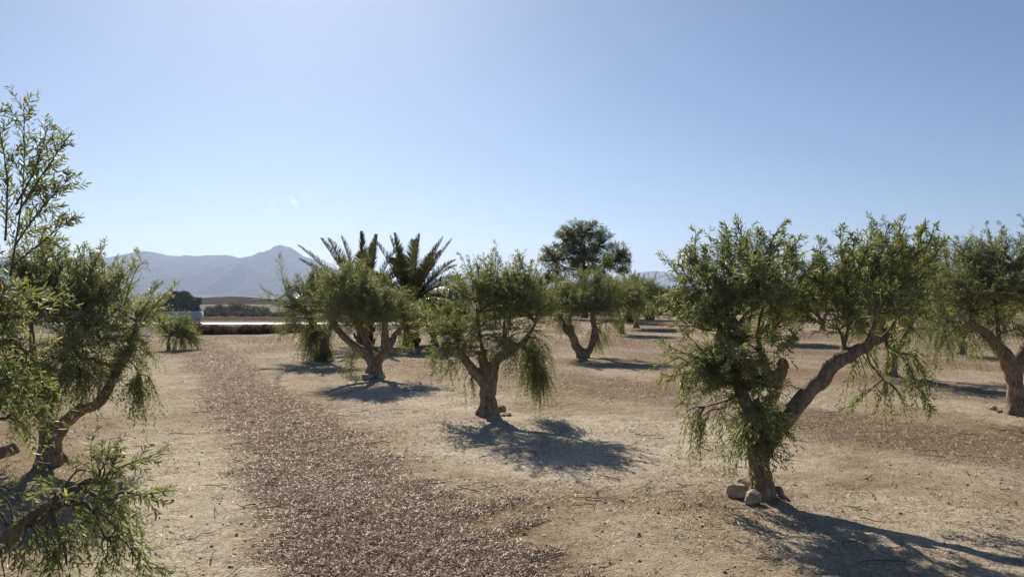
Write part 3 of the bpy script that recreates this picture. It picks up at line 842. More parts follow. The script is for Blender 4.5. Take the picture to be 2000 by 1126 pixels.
olive('broad olive tree with three thick limbs beside the chip strip, stone at foot', (730, 738), 16.0,
      [[(731, 738, 0, .215), (729, 715, 0, .19), (726, 700, 0, .145), (694, 676, .0, .110), (662, 646, 0, .092), (640, 609, 0, .082)],
       [(728, 712, 0, .13), (718, 672, .1, .105), (705, 640, .15, .09), (690, 600, .2, .05), (682, 560, .2, .02)],
       [(734, 712, 0, .145), (751, 684, 0, .112), (751, 650, 0, .098), (757, 625, 0, .07), (775, 606, 0, .05), (788, 590, 0, .02)],
       [(752, 690, 0, .09), (765, 668, .1, .082), (774, 650, .15, .065), (800, 625, .2, .03)],
       [(752, 640, 0, .06), (740, 600, .1, .045), (735, 560, .1, .02)]],
      [(682, 565, 0, 48, 40, U, .9), (648, 596, .25, 34, 36, U, .7), (720, 588, -.2, 55, 42, U, 1), (766, 614, 0, 46, 32, U, .9), (808, 634, .25, 34, 28, .2, .8), (700, 632, .2, 50, 30, .1, .8), (722, 566, .2, 32, 22, U, .6),
       (755, 630, -.3, 42, 34, .1, .8), (680, 615, -.3, 42, 36, .1, .9), (665, 560, .2, 28, 22, U, .6), (786, 618, .2, 30, 22, U, .7), (690, 685, .6, 40, 24, -.4, .7), (800, 655, .2, 24, 24, -.6, .5), (720, 620, -.5, 42, 34, .2, .9)],
      [(690, 550, 0, 682, 512, 0, 7, .22), (710, 560, 0, 712, 520, 0, 7, .2), (745, 560, .1, 752, 532, .1, 6, .2), (655, 570, .1, 648, 535, .1, 6, .2), (670, 560, .1, 672, 522, .1, 6, .2)],
      [(639, 604, 0, (-.25, -.1, .9), .085, 'old_wood'), (745, 605, -.05, (-.7, -.3, .6), .06, 'old_wood')], vox=0.028, seed=3, lod=1.15, leafL=0.062, suckers=5, dens=0.75, sl=.75)

olive('straggly olive tree left of the palms leaning left with one tall bare sucker', (620, 706), 20.0,
      [[(624, 706, 0, .16), (632, 688, 0, .14), (634, 668, 0, .125), (605, 622, 0, .10), (577, 592, 0, .088), (562, 575, 0, .080)],
       [(634, 670, 0, .10), (648, 635, .1, .07), (655, 600, .1, .04), (650, 560, .1, .02)],
       [(600, 620, 0, .05), (596, 590, 0, .03), (600, 560, 0, .015)]],
      [(552, 605, 0, 28, 28, .2, .3), (602, 582, .2, 34, 28, U, .9), (640, 570, .3, 40, 34, U, .9), (620, 640, 0, 30, 38, -.7, 1.2), (625, 682, 0, 22, 26, -.8, 1.5), (588, 622, 0, 32, 30, 0, .7), (528, 592, 0, 22, 14, .1, .22), (655, 610, 0, 34, 36, U, .9), (610, 610, -.3, 34, 32, .2, .9)],
      [(562, 580, 0, 545, 498, 0, 14, .36), (572, 578, 0, 582, 540, 0, 6, .22), (548, 590, 0, 510, 562, 0, 4, .3), (556, 580, 0, 560, 545, 0, 6, .25), (600, 560, .1, 606, 535, .1, 5, .2), (585, 575, 0, 560, 555, 0, 5, .25)],
      [], vox=0.03, seed=4, lod=1.3, leafL=0.062, vmean=0.42)

olive('olive tree whose trunk splits at the ground into a clean V', (1140, 698), 21.3,
      [[(1137, 698, 0, .19), (1131, 684, 0, .155), (1118, 660, 0, .135), (1102, 637, 0, .115), (1092, 615, 0, .07), (1090, 585, 0, .03)],
       [(1120, 664, 0, .10), (1116, 645, .1, .09), (1113, 622, .12, .05), (1120, 590, .1, .02)],
       [(1143, 696, 0, .165), (1152, 676, 0, .135), (1161, 655, 0, .125), (1160, 632, 0, .11), (1158, 612, 0, .08), (1165, 580, 0, .03)]],
      [(1102, 592, 0, 38, 32, U, .9), (1142, 572, .3, 46, 32, U, 1), (1188, 588, 0, 38, 34, U, 1), (1160, 608, -.3, 44, 28, .1, 1), (1188, 628, .1, 26, 26, -.4, .9), (1170, 650, .2, 20, 24, -.8, .9), (1080, 606, .1, 22, 28, 0, .7), (1125, 600, -.3, 42, 28, .2, 1), (1150, 552, .1, 28, 18, U, .7), (1110, 628, 0, 22, 18, -.2, .6)],
      [(1170, 560, 0, 1172, 530, 0, 6, .2), (1130, 555, 0, 1126, 535, 0, 5, .2), (1188, 565, 0, 1192, 540, 0, 5, .2)],
      [(1094, 632, -.12, (-.75, -.55, .35), .095, 'pale_wood')], vox=0.032, seed=5, lod=1.3, leafL=0.062, dens=0.8)

olive('olive tree at right edge with a sawn limb pointing left', (1985, 808), 11.2,
      [[(1985, 808, 0, .165), (1984, 775, 0, .140), (1977, 735, 0, .135), (1966, 700, 0, .125), (1930, 656, 0, .098), (1883, 624, 0, .082)],
       [(1978, 740, 0, .12), (1998, 690, .05, .11), (2025, 655, .1, .09), (2060, 600, .1, .055), (2080, 530, .1, .02)],
       [(1950, 682, 0, .06), (1945, 620, .15, .045), (1935, 550, .2, .018)],
       [(1905, 640, 0, .04), (1890, 590, .1, .03), (1870, 540, .1, .013)]],
      [(1852, 565, 0, 52, 42, U, .9), (1900, 525, .3, 55, 40, U, 1), (1960, 518, 0, 55, 40, U, 1), (2030, 525, 0, 60, 50, U, 1), (1842, 628, -.2, 42, 38, -.2, .9), (1905, 592, -.3, 55, 42, .2, 1), (1962, 590, -.3, 52, 45, .2, 1), (2040, 590, 0, 62, 50, .2, 1),
       (1832, 672, 0, 26, 28, -.3, .45), (1890, 650, .3, 40, 30, -.2, .7), (1870, 600, .4, 50, 45, .2, .8), (1940, 640, .3, 40, 34, -.3, .6), (1990, 640, -.2, 26, 28, -.5, .5), (1930, 560, .2, 50, 40, U, 1)],
      [(1852, 530, 0, 1838, 470, 0, 8, .22), (1880, 510, .2, 1892, 468, .2, 7, .2), (1940, 500, .1, 1962, 455, .1, 8, .22), (1985, 490, 0, 1996, 462, 0, 7, .2), (1910, 505, .2, 1915, 470, .2, 7, .2), (1962, 500, 0, 1972, 468, 0, 6, .2)],
      [(1880, 621, 0, (-.75, -.35, .45), .086, 'pale_wood')], vox=0.021, seed=6, leafL=0.062, dens=0.85, sl=.85)

olive('left foreground olive tree with a bent right limb bearing a pruning scar', (100, 908), 7.85,
      [[(101, 908, 0, .150), (98, 870, 0, .132), (96, 835, 0, .115), (80, 790, .0, .090), (70, 740, .1, .065), (62, 660, .15, .035), (58, 590, .1, .014)],
       [(103, 860, 0, .105), (125, 828, 0, .085), (158, 803, 0, .076), (188, 792, 0, .070), (212, 765, 0, .068), (230, 722, 0, .058), (252, 695, 0, .048), (266, 640, .05, .028), (262, 585, .05, .012)],
       [(190, 790, 0, .03), (200, 720, .2, .026), (190, 640, .25, .013)],
       [(90, 815, 0, .05), (120, 740, .2, .04), (140, 660, .2, .025), (150, 580, .2, .012)]],
      [(60, 640, 0, 75, 62, U, 1), (130, 608, .2, 70, 52, U, 1), (198, 598, .3, 55, 45, U, .9), (250, 630, .2, 45, 45, .2, .9), (135, 695, -.25, 68, 42, .0, 1), (45, 730, -.25, 58, 50, -.1, 1), (200, 668, 0, 52, 42, .1, .9), (262, 690, .15, 36, 34, -.2, .9), (284, 742, .1, 22, 42, -.8, 1.1),
       (30, 570, .2, 52, 45, U, .9), (92, 760, -.2, 40, 30, -.3, .8), (10, 790, .0, 45, 42, -.4, .8), (160, 740, -.1, 38, 30, -.3, .7), (90, 560, .3, 55, 35, U, .8), (150, 545, .3, 45, 28, U, .7)],
      [(150, 560, .2, 162, 486, .2, 9, .2), (200, 570, .2, 204, 512, .2, 7, .18), (242, 600, .2, 276, 510, .2, 9, .2), (270, 620, .1, 306, 558, .1, 8, .18), (110, 555, .2, 122, 490, .2, 8, .2), (180, 560, .2, 176, 500, .2, 7, .2), (225, 590, .2, 232, 535, .2, 7, .18), (85, 540, .2, 95, 500, .2, 6, .2)],
      [(228, 745, -.055, (.55, -.8, .2), .032, 'wood'), (207, 778, -.05, (-.3, -.8, .5), .022, 'old_wood')], fine=True, vox=0.02, seed=7, leafL=0.072, dens=1.05, vmean=0.55)

olive('nearest olive tree at left edge with a tall feathery shoot and a low drooping branch', (-190, 1190), 4.30,
      [[(-190, 1190, 0, .13), (-185, 1130, 0, .115), (-170, 1060, 0, .10), (-130, 950, 0, .075), (-70, 800, .1, .05), (-20, 660, .1, .034), (12, 560, .1, .016)],
       [(-178, 1110, 0, .085), (-110, 1115, -.02, .065), (-40, 1095, -.05, .052), (20, 1050, -.06, .048), (70, 1005, -.06, .045), (108, 982, -.05, .040)],
       [(-165, 1040, 0, .07), (-100, 930, .35, .052), (-40, 898, .5, .048), (30, 874, .6, .046)],
       [(-150, 1010, 0, .06), (-160, 860, -.1, .045), (-150, 700, -.1, .02)]],
      [(55, 625, .1, 60, 40, U, .5), (0, 600, .1, 60, 40, U, .6), (-60, 640, .1, 70, 60, U, .8), (30, 690, .1, 60, 50, .0, 1.1), (-10, 770, .1, 60, 50, -.1, 1.2), (80, 690, .15, 45, 45, .0, .9), (60, 770, .2, 50, 40, -.1, .8), (40, 820, .3, 40, 34, -.2, .7),
       (165, 955, -.05, 60, 40, -.2, .9), (225, 930, -.05, 60, 36, .05, .8), (205, 1000, -.05, 62, 40, -.5, 1.0), (255, 985, -.1, 40, 40, -.5, .6), (240, 1070, -.1, 46, 50, -.9, .55), (60, 1040, -.12, 62, 45, -.2, 1.0), (20, 1100, -.12, 60, 40, -.3, 1.0), (110, 1000, -.12, 50, 36, -.2, .9), (130, 1080, -.1, 46, 36, -.5, .6), (-150, 640, 0, 90, 70, U, .7), (-10, 980, .0, 36, 30, -.2, .35)],
      [(20, 540, .1, 45, 190, .1, 22, .27), (32, 420, .1, 132, 268, .1, 17, .22), (28, 480, .1, 138, 345, .1, 16, .20), (24, 520, .1, 142, 425, .1, 15, .18), (10, 470, .1, -8, 215, .1, 15, .24), (30, 400, .12, 92, 245, .12, 13, .2), (150, 960, -.05, 320, 880, -.05, 8, .16), (180, 980, -.05, 322, 960, -.1, 9, .18), (200, 1000, -.1, 300, 1110, -.1, 9, .2)],
      [(33, 873, .6, (.9, .3, .25), .038, 'old_wood'), (112, 980, -.05, (.6, -.3, .4), .040, 'old_wood')], fine=True, vox=0.016, seed=8, leafL=0.060, base_xyz=(-3.32, 4.30, 0), dens=0.52, vmean=0.42, suckers=1)

olive('olive tree standing in the shade gap behind the long bare limb', (1738, 737), 16.3,
      [[(1738, 737, 0, .19), (1739, 712, 0, .165), (1742, 690, 0, .14), (1728, 650, 0, .10), (1712, 605, 0, .06), (1705, 560, 0, .02)],
       [(1743, 700, 0, .13), (1768, 655, .1, .095), (1790, 605, .1, .055), (1800, 560, .1, .02)],
       [(1740, 690, 0, .09), (1745, 640, -.2, .065), (1750, 580, -.2, .025)]],
      [(1690, 575, 0, 44, 42, U, .8), (1745, 550, .3, 48, 40, U, .9), (1800, 565, 0, 44, 40, U, .9), (1770, 610, -.3, 44, 36, .1, .9), (1710, 625, -.2, 44, 34, .0, .8), (1820, 620, .1, 28, 34, -.5, .7), (1780, 530, .1, 40, 26, U, .7), (1672, 640, .1, 24, 30, -.6, .5)],
      [(1790, 530, 0, 1798, 490, 0, 6, .2), (1820, 560, 0, 1830, 500, 0, 7, .22), (1760, 530, 0, 1756, 490, 0, 6, .2)], [], vox=0.03, seed=9, lod=1.25, leafL=0.062)

def generic_olive(label, px, py, w, h, seed, lod=1.8, name_group=OLIVE_GROUP):
    """a farther tree of the grove, width and crown height in metres, own shape by its seed"""
    Y = CAMZ * F / (py - HY)
    k = F / Y
    r_ = random.Random(seed)
    bx, by = px, py
    limbs = []
    th = r_.uniform(.28, .5)
    fork = by - th * k
    r0 = .17 * r_.uniform(.85, 1.15)
    nl = r_.choice([2, 3, 3])
    tips = []
    for i in range(nl):
        ang = -0.85 + 1.7 * (i + .5) / nl + r_.uniform(-.2, .2)
        e = (bx + math.sin(ang) * w * .36 * k, fork - (h - th) * .55 * k * math.cos(ang * .7))
        dy = r_.uniform(-.5, .5)
        l = [((bx + e[0] * 0.0 + 0), fork + 4, 0, r0 * .7), (bx + (e[0] - bx) * .4, fork + (e[1] - fork) * .35, dy * .4, r0 * .55), (e[0], e[1], dy, r0 * .3), (e[0] + r_.uniform(-.2, .2) * k, e[1] - .3 * k, dy, r0 * .1)]
        if i == 0: l = [(bx, by, 0, r0), (bx + r_.uniform(-.05, .05) * k, (by + fork) / 2, 0, r0 * .85)] + l
        limbs.append(l); tips.append((e, dy))
    cl = []
    nc = 11
    for i in range(nc):
        a = i / nc * 2 * PI + r_.uniform(-.2, .2)
        rad = r_.choice([.75, .55, .25])
        cl.append((bx + math.cos(a) * w * .36 * k * rad * 1.15, by - (h * .66 + math.sin(i * 2.4) * h * .15) * k, math.sin(a) * w * .36 * rad, w * .21 * k * r_.uniform(.85, 1.15), h * .19 * k * r_.uniform(.8, 1.2), U if i % 4 else -.2, 1.0))
    for i in range(2):
        cl.append((bx + r_.choice([-1, 1]) * w * .36 * k, by - h * .42 * k, r_.uniform(-.4, .4), w * .13 * k, h * .13 * k, -.3, .5))
    sh = []
    for i in range(4):
        x = bx + r_.uniform(-.35, .35) * w * k
        sh.append((x, by - h * .78 * k, r_.uniform(-.3, .3), x + r_.uniform(-.15, .15) * k, by - h * r_.uniform(.98, 1.12) * k, 0, 5, .22))
    return olive(label, (px, py), Y, limbs, cl, sh, [], lod=lod, vox=0.045, seed=seed, leafL=0.062, dens=0.8)

G = [('bushy olive tree half hidden behind the left side of the middle olive', 848, 672, 2.4, 1.5, 21),
     ('small olive tree with one bare bent stem right of the V trunk', 1215, 652, 2.4, 2.35, 22),
     ('olive tree partly hidden beyond the bent stem tree with its own thin shadow', 1243, 641, 2.6, 2.5, 23),
     ('olive tree with two dark limbs seen between the two halves of the front right crown', 1606, 645, 3.1, 2.6, 24),
     ('farther olive tree with a reddish trunk just left of the dark forked limbs', 1580, 622, 3.2, 2.9, 25),
     ('olive tree whose shadow shows left of the sawn limb at right', 1876, 692, 2.7, 2.2, 26),
     ('olive tree hidden behind the left half of the front right crown', 1505, 668, 2.7, 2.2, 27),
     ('olive tree glimpsed far behind the right edge tree', 1960, 650, 3.0, 2.4, 28),
     ('far olive tree peeping over the long bare limb', 1725, 638, 3.0, 2.5, 29),
     ('olive tree closing the row at the far right horizon', 1830, 628, 3.4, 2.7, 31)]
for g in G:
    generic_olive(*g)
olive('young bushy olive standing alone at the far left end of the chip strip', (342, 682), CAMZ * F / (682 - HY),
      [[(330, 682, 0, .07), (330, 665, 0, .06), (334, 640, 0, .04), (340, 610, 0, .012)], [(333, 655, 0, .04), (350, 635, 0, .03), (362, 615, 0, .012)]],
      [(335, 650, 0, 22, 18, .12, .8), (358, 648, .1, 22, 18, .12, .8), (345, 634, 0, 22, 14, .1, .6), (352, 662, -.1, 26, 14, -.2, 1.0), (368, 655, 0, 18, 18, 0, .8), (316, 640, 0, 14, 18, .2, .6)],
      [(340, 636, 0, 342, 604, 0, 4, .15), (322, 640, 0, 312, 606, 0, 4, .15), (360, 636, 0, 368, 608, 0, 4, .15)], [], lod=1.5, vox=.03, seed=30, leafL=.062)

# ------------------------------------------------------------------ palms
def make_frond(base, az, el, length, droop, mat, parent, origin, dense=78, leaflet=0.50, seed=0):
    r_ = np.random.default_rng(seed)
    d = np.array([math.cos(az) * math.cos(el), math.sin(az) * math.cos(el), math.sin(el)])
    t = np.linspace(0, 1, 14)[:, None]
    P = base + d * length * t + np.array([0, 0, -1.0]) * droop * length * t ** 2.2
    rach = MB()
    rad = np.linspace(0.026, 0.004, 14)
    rach.tube(P, rad, 5)
    n = dense
    k = np.linspace(0.16, 0.995, n)
    idx = k * 13; i_ = np.minimum(idx.astype(int), 12)
    p = P[i_] + (P[i_ + 1] - P[i_]) * (idx - i_)[:, None]
    T = nrm(P[i_ + 1] - P[i_])
    side = nrm(np.cross(T, np.array([0, 0, 1.0]) + 1e-3))
    upv = np.cross(side, T)
    V, q, var = [], [], []
    c = 0
    sp = 0.80 if el < R(58) else (0.80 - 0.45 * min(1.0, (el - R(58)) / R(14)))      # upright young fronds are still folded
    leaflet = leaflet * (0.7 + 0.3 * sp / 0.8)
    for s_ in (1, -1):
        D = nrm(T * 0.70 + side * s_ * sp + upv * 0.42 + r_.normal(0, .07, (n, 3)))
        ln = leaflet * np.sin(np.clip(k * 1.0, 0, 1) * PI * 0.82 + 0.30) * (0.9 + 0.2 * r_.random(n))
        W = nrm(np.cross(D, upv + r_.normal(0, .2, (n, 3)))) * 0.0125
        mid = p + D * (ln * .5)[:, None]
        tip = p + D * ln[:, None] + np.array([0, 0, -1.0]) * (ln * 0.12)[:, None]
        V.append(np.stack([p - W * .6, p + W * .6, mid + W, tip, mid - W], 1).reshape(-1, 3))
        b = (np.arange(n) * 5)[:, None] + c
        q.append(b + [[0, 1, 2, 4]]); var.append(b + [[4, 2, 3]])
        c += n * 5
    LV = np.concatenate(V)
    RV = np.concatenate(rach.V)
    allV = np.concatenate([RV, LV]) - origin
    o = len(RV)
    quad = np.concatenate([np.concatenate(rach.Q), np.concatenate(q) + o])
    tri = np.concatenate([np.concatenate(rach.T), np.concatenate(var) + o])
    vv = np.concatenate([np.full(len(RV), 0.95), np.repeat(np.clip(r_.normal(0.4, .2, len(LV) // 5), 0, 1), 5)])
    me = np_mesh('frond', allV, [quad, tri], {'var': vv})
    return link('frond', me, mat, parent)

def palm(label, px, py, Y, crown_h, fl, n, seed, extra=(), trunk_r=0.26):
    r_ = random.Random(seed)
    x = (px - CX) / F * Y
    base = np.array([x, Y, gz(x, Y)])
    root = empty('date_palm', base, label, 'palm', 'date palms behind the grove')
    mb = MB()
    pts = np.array([[0, 0, -.1], [0.02, 0, crown_h * .3], [0, 0, crown_h * .7], [0, 0, crown_h + .1]])
    mb.tube(pts, [trunk_r * 1.15, trunk_r, trunk_r * 1.05, trunk_r * .8], 14)
    link('trunk', np_mesh('trunk', np.concatenate(mb.V), [np.concatenate(mb.Q), np.concatenate(mb.T)], None, True), M['palm_bark'], root)
    st = MB()                                            # stubs of cut fronds, spiralling round the trunk
    nst = int(crown_h / 0.05)
    for i in range(nst):
        a = i * 2.399963; z = 0.05 + i * 0.05
        d = np.array([math.cos(a), math.sin(a), 0])
        st.tube([d * trunk_r * .8 + [0, 0, z], d * trunk_r * 1.12 + [0, 0, z + .08], d * trunk_r * 1.3 + [0, 0, z + .20]], [.06, .055, .028], 5)
    st.build('frond_stubs', M['palm_bark'], root)
    top = base + np.array([0, 0, crown_h])
    for i in range(n):
        a = i * 2.399963 + seed
        u = (i + .5) / n
        el = R(80 - 72 * u ** 0.9 + r_.uniform(-6, 6))
        make_frond(top + np.array([math.cos(a), math.sin(a), 0]) * .1, a, el, fl * r_.uniform(.85, 1.08) * (0.9 + .2 * (1 - u)), .09 + .32 * u * r_.uniform(.7, 1.3), M['palm_leaf'], root, base, seed=seed * 100 + i)
    for (a, el, l_, dr) in extra:
        make_frond(top, R(a), R(el), l_, dr, M['palm_leaf'], root, base, seed=int(abs(a) * 7 + el))
    for i in range(7):
        a = i * 0.9 + seed
        f = make_frond(top - np.array([0, 0, .12]), a, R(r_.uniform(-12, 6)), fl * .62, .55, M['dry_frond'], root, base, 34, .34, seed * 50 + i)
        f['label'] = 'dead brown frond hanging against the trunk'
    return root

palm('left date palm with feathery fronds fanning left above the broad olive', 712, 674, 25.5, 1.33, 2.4, 22, 3, [(178, 44, 3.0, .05), (172, 38, 2.8, .08), (165, 56, 2.8, .05), (110, 76, 2.6, .04)])
palm('right date palm with stiff upright fronds and one arching low to the right', 802, 676, 26.5, 1.48, 2.45, 24, 4, [(2, 36, 2.25, .40), (4, 48, 2.3, .22), (-8, 42, 2.3, .32), (5, 58, 2.6, .05), (170, 72, 2.4, .04), (60, 78, 2.4, .03), (10, 64, 2.5, .04)])
palm('distant small palm with short upright fronds behind the bent stem olive', 1232, 629, 48.0, 1.2, 1.75, 20, 5, [(20, 70, 1.9, 0), (160, 74, 1.9, 0)], .3)
palm('distant low palm with drooping straw coloured fronds beside the small palm', 1268, 624, 53.0, 0.9, 1.6, 16, 6, [(5, 40, 2.0, .25)], .3)

# ------------------------------------------------------------------ pines, cypresses, shrubs beyond the grove
def tufts(fo, C, n, r, L_, W_, vmean=.45, up=.3, k=7, flat=1.0):
    """needle tufts / small leaf sprays scattered in ellipsoid shells"""
    n = int(n)
    d = rand_dirs(n)
    rad = rng.random(n) ** 0.45
    P = np.asarray(C) + d * np.asarray(r) * rad[:, None]
    tv = np.clip(vmean + rng.normal(0, .16, n) + 0.0 * d[:, 2], 0, 1)
    D = nrm(0.6 * d[:, None, :] + rng.normal(0, .62, (n, k, 3)) + np.array([0, 0, up]))
    S = nrm(np.cross(D, rng.normal(size=(n, k, 3))))
    fo.add(np.repeat(P[:, None, :], k, 1) + rng.normal(0, L_ * .25, (n, k, 3)), D, S, L_ * (0.7 + .6 * rng.random((n, k))), W_ * (0.7 + .6 * rng.random((n, k))), np.clip(tv[:, None] + rng.normal(0, .08, (n, k)), 0, 1))

def pine(label, px, Y, base_y, clumps, limbs, L_=.26, W_=.05, dens=1.0, seed=1, group=None, mat='pine_leaf', vox=.09, name='pine_tree'):
    global rng
    rng = np.random.default_rng(500 + seed)
    x = (px - CX) / F * Y
    base = np.array([x, Y, gz(x, Y)])
    root = empty(name, base, label, 'tree', group)
    lim = []
    for i, l in enumerate(limbs):
        rows = [[*(at(p[0], p[1], Y) + [0, p[2], 0]), p[3]] for p in l]
        if i == 0: rows = [[x, Y, base[2] - .2, l[0][3] * 1.25]] + rows
        lim.append(np.array(rows))
    pts = np.vstack([spline(l, 5) for l in lim])
    fo = Foliage(); tw = MB()
    for (cx_, cy_, dy, rx, rz, dn) in clumps:
        P = at(cx_, cy_, Y) + [0, dy, 0]
        s = Y / F
        r_ = np.array([rx * s, max(rx, rz) * s * .9, rz * s])
        A = pts[np.argmin(np.linalg.norm(pts[:, :3] - P, axis=1) + 0.5 * np.maximum(0, pts[:, 2] - P[2])), :3]
        nb = 13
        for b in range(nb):                              # pads of needles on the ends of boughs
            q = P + rand_dirs(1)[0] * r_ * 1.0
            pth = spline([A, (A + q) / 2 + [0, 0, -.04 * np.linalg.norm(q - A)] + rand_dirs(1)[0] * .08 * np.linalg.norm(q - A), q], 4)
            tw.tube(pth, np.linspace(.05, .012, len(pth)) * (L_ / .26) ** .5, 5)
            tufts(fo, q, 26 * dn * dens, r_ * .27, L_, W_, .45 + rng.normal(0, .12), .35)
        tufts(fo, P, 14 * dn * dens, r_, L_, W_, .4, .3)
    link('trunk', solid_wood([l - np.array([*base, 0]) for l in lim], vox, seed=seed, gnarl=.1), M['pine_bark'], root)
    tw.build('branches', M['pine_bark'], root, base, True)
    link('crown', fo.mesh('crown', base), M[mat], root)
    return root

pine('tall round headed pine standing alone on the skyline', 1142, 58.0, 600,
     [(1140, 460, 0, 34, 22, 1.1), (1108, 472, .5, 28, 20, 1), (1172, 478, -.5, 24, 20, .6), (1090, 495, 0, 26, 18, .9), (1130, 495, -.9, 36, 24, 1.3), (1165, 505, .7, 34, 22, 1.3), (1206, 492, 0, 16, 16, .45), (1205, 512, .3, 24, 18, .9),
      (1075, 508, .5, 16, 14, .6), (1110, 520, .6, 32, 14, .8), (1150, 520, -.6, 36, 16, 1.1), (1190, 525, -.3, 32, 13, .8), (1218, 505, 0, 12, 14, .4), (1095, 538, 0, 26, 12, .55), (1070, 552, .4, 20, 12, .6), (1160, 448, .2, 22, 14, .6), (1118, 448, -.2, 20, 14, .6), (1150, 478, 1, 34, 24, 1), (1180, 462, 0, 14, 14, .25), (1080, 540, -.3, 16, 14, .4)],
     [[(1142, 598, 0, .30), (1141, 555, 0, .26), (1139, 520, 0, .20), (1142, 480, 0, .12), (1140, 455, 0, .05)],
      [(1141, 545, 0, .12), (1115, 528, .4, .08), (1090, 505, .5, .04)], [(1140, 540, 0, .12), (1170, 520, -.3, .08), (1205, 505, -.2, .04)], [(1140, 552, 0, .09), (1105, 545, 0, .06), (1075, 550, .2, .03)],
      [(1140, 530, 0, .1), (1160, 500, .3, .07), (1175, 475, .2, .03)], [(1139, 520, 0, .1), (1120, 490, -.4, .06), (1105, 470, -.2, .03)]],
     seed=1, dens=0.62, L_=.30, W_=.034)

# umbrella pines behind the lorry and trees in the valley
pine('dark spreading umbrella pine rising behind the lorry', 352, 262.0, 620,
     [(348, 583, 0, 22, 8, 1.2), (335, 580, 0, 14, 6, .9), (366, 588, 0, 20, 9, 1.2), (352, 598, 0, 24, 10, 1.4), (372, 599, 0, 11, 8, 1.2), (362, 610, 0, 22, 10, 1.4), (340, 606, 0, 14, 8, 1), (350, 576, 0, 14, 4, .9)],
     [[(352, 622, 0, .5), (352, 605, 0, .4), (352, 590, 0, .2)], [(352, 610, 0, .3), (335, 585, 0, .12)], [(352, 610, 0, .3), (372, 595, 0, .12)]], L_=.9, W_=.28, seed=2, dens=1.1, vox=.25, group='pines behind the road', mat='umbrella_leaf', name='umbrella_pine')
pine('smaller dark pine at the left of the spreading one', 318, 262.0, 622,
     [(322, 596, 0, 12, 6, 1.2), (312, 600, 0, 10, 8, 1), (326, 604, 0, 12, 8, 1), (316, 610, 0, 12, 7, 1)],
     [[(318, 624, 0, .4), (318, 610, 0, .3), (318, 598, 0, .15)]], L_=.8, W_=.25, seed=3, vox=.25, group='pines behind the road', mat='umbrella_leaf', name='umbrella_pine')

def bush(name, label, x, y, w, h, seed, mat, group, cat='bush', L_=.14, W_=.035, n=1.0, stem=True):
    global rng
    rng = np.random.default_rng(900 + seed)
    base = np.array([x, y, gz(x, y)])
    root = empty(name, base, label, cat, group)
    fo, tw = Foliage(), MB()
    nl = 7
    for i in range(nl):
        a = i * 2.4 + seed
        rr = w * .26 * math.sqrt((i + .5) / nl) * 1.25
        c = np.array([math.cos(a) * rr, math.sin(a) * rr, h * (.34 + .34 * rng.random() * (1 - i / nl * .5))])
        rad = np.array([w * .24, w * .24, h * .28]) * (0.8 + .4 * rng.random())
        tufts(fo, c, 70 * n, rad, L_, W_, .45 + rng.normal(0, .1), .35)
        if stem:
            pth = spline([[0, 0, -.05], c * .5 + rand_dirs(1)[0] * .08 * w, c], 4)
            tw.tube(pth, np.linspace(.035, .01, len(pth)) * max(.4, h / 2), 5)
    tufts(fo, np.array([0, 0, h * .30]), 90 * n, np.array([w * .42, w * .42, h * .30]), L_, W_, .38, .25)
    link('foliage', fo.mesh('foliage', (0, 0, 0)), M[mat], root)
    if stem: tw.build('stems', M['twig'], root, (0, 0, 0), True)
    return root

# shrubs along the far edge of the grove on the right
spots = [(1290, 76, 3.0, 2.1), (1325, 78, 3.2, 2.2), (1358, 75, 2.6, 1.9), (1392, 80, 3.4, 2.2), (1440, 78, 3.2, 2.2), (1490, 80, 3.2, 2.3), (1545, 82, 3.2, 2.3), (1660, 80, 3.4, 2.3), (1700, 84, 3.4, 2.4), (1770, 80, 3.4, 2.3), (1850, 82, 3.4, 2.3), (1900, 84, 3.2, 2.3), (1990, 82, 3.4, 2.4),
         (1200, 74, 2.8, 1.9), (1165, 76, 2.8, 2.0), (1100, 76, 3.0, 2.2), (1060, 74, 2.8, 2.0), (1010, 78, 3.2, 2.1), (960, 76, 3.0, 2.1), (905, 74, 3.0, 1.9), (860, 72, 2.8, 1.9)]
edge_words = ['grey green shrub at the grove edge under the pale mountain notch', 'broad green shrub at the grove edge right of the drooping low palm', 'brownish shrub at the grove edge next to the front right crown', 'green shrub at the grove edge touching the left side of the front right crown']
for i, (px, y, w, h) in enumerate(spots):
    lb = edge_words[i] if i < 4 else 'green shrub mostly hidden behind the olive crowns at the grove edge'
    y -= 9
    bush('shrub', lb, (px - CX) / F * y, y, w * 1.05, h * 1.3, i, 'shrub_leaf' if i != 2 else 'scrub_leaf', 'shrubs along the grove edge', L_=.22, W_=.06, n=1.5)

for i, px in enumerate(range(1010, 2050, 52)):
    y = 96 + (i * 37 % 17)
    x = (px - CX) / F * y
    h = CAMZ + (575 - (562 + (i * 29 % 7))) / F * y - gz(x, y)
    bush('tree', 'round green tree in the line closing the view beyond the grove edge', x, y, 5.0, h, 200 + i, 'shrub_leaf', 'trees beyond the grove edge', 'tree', L_=.34, W_=.10, n=1.2)

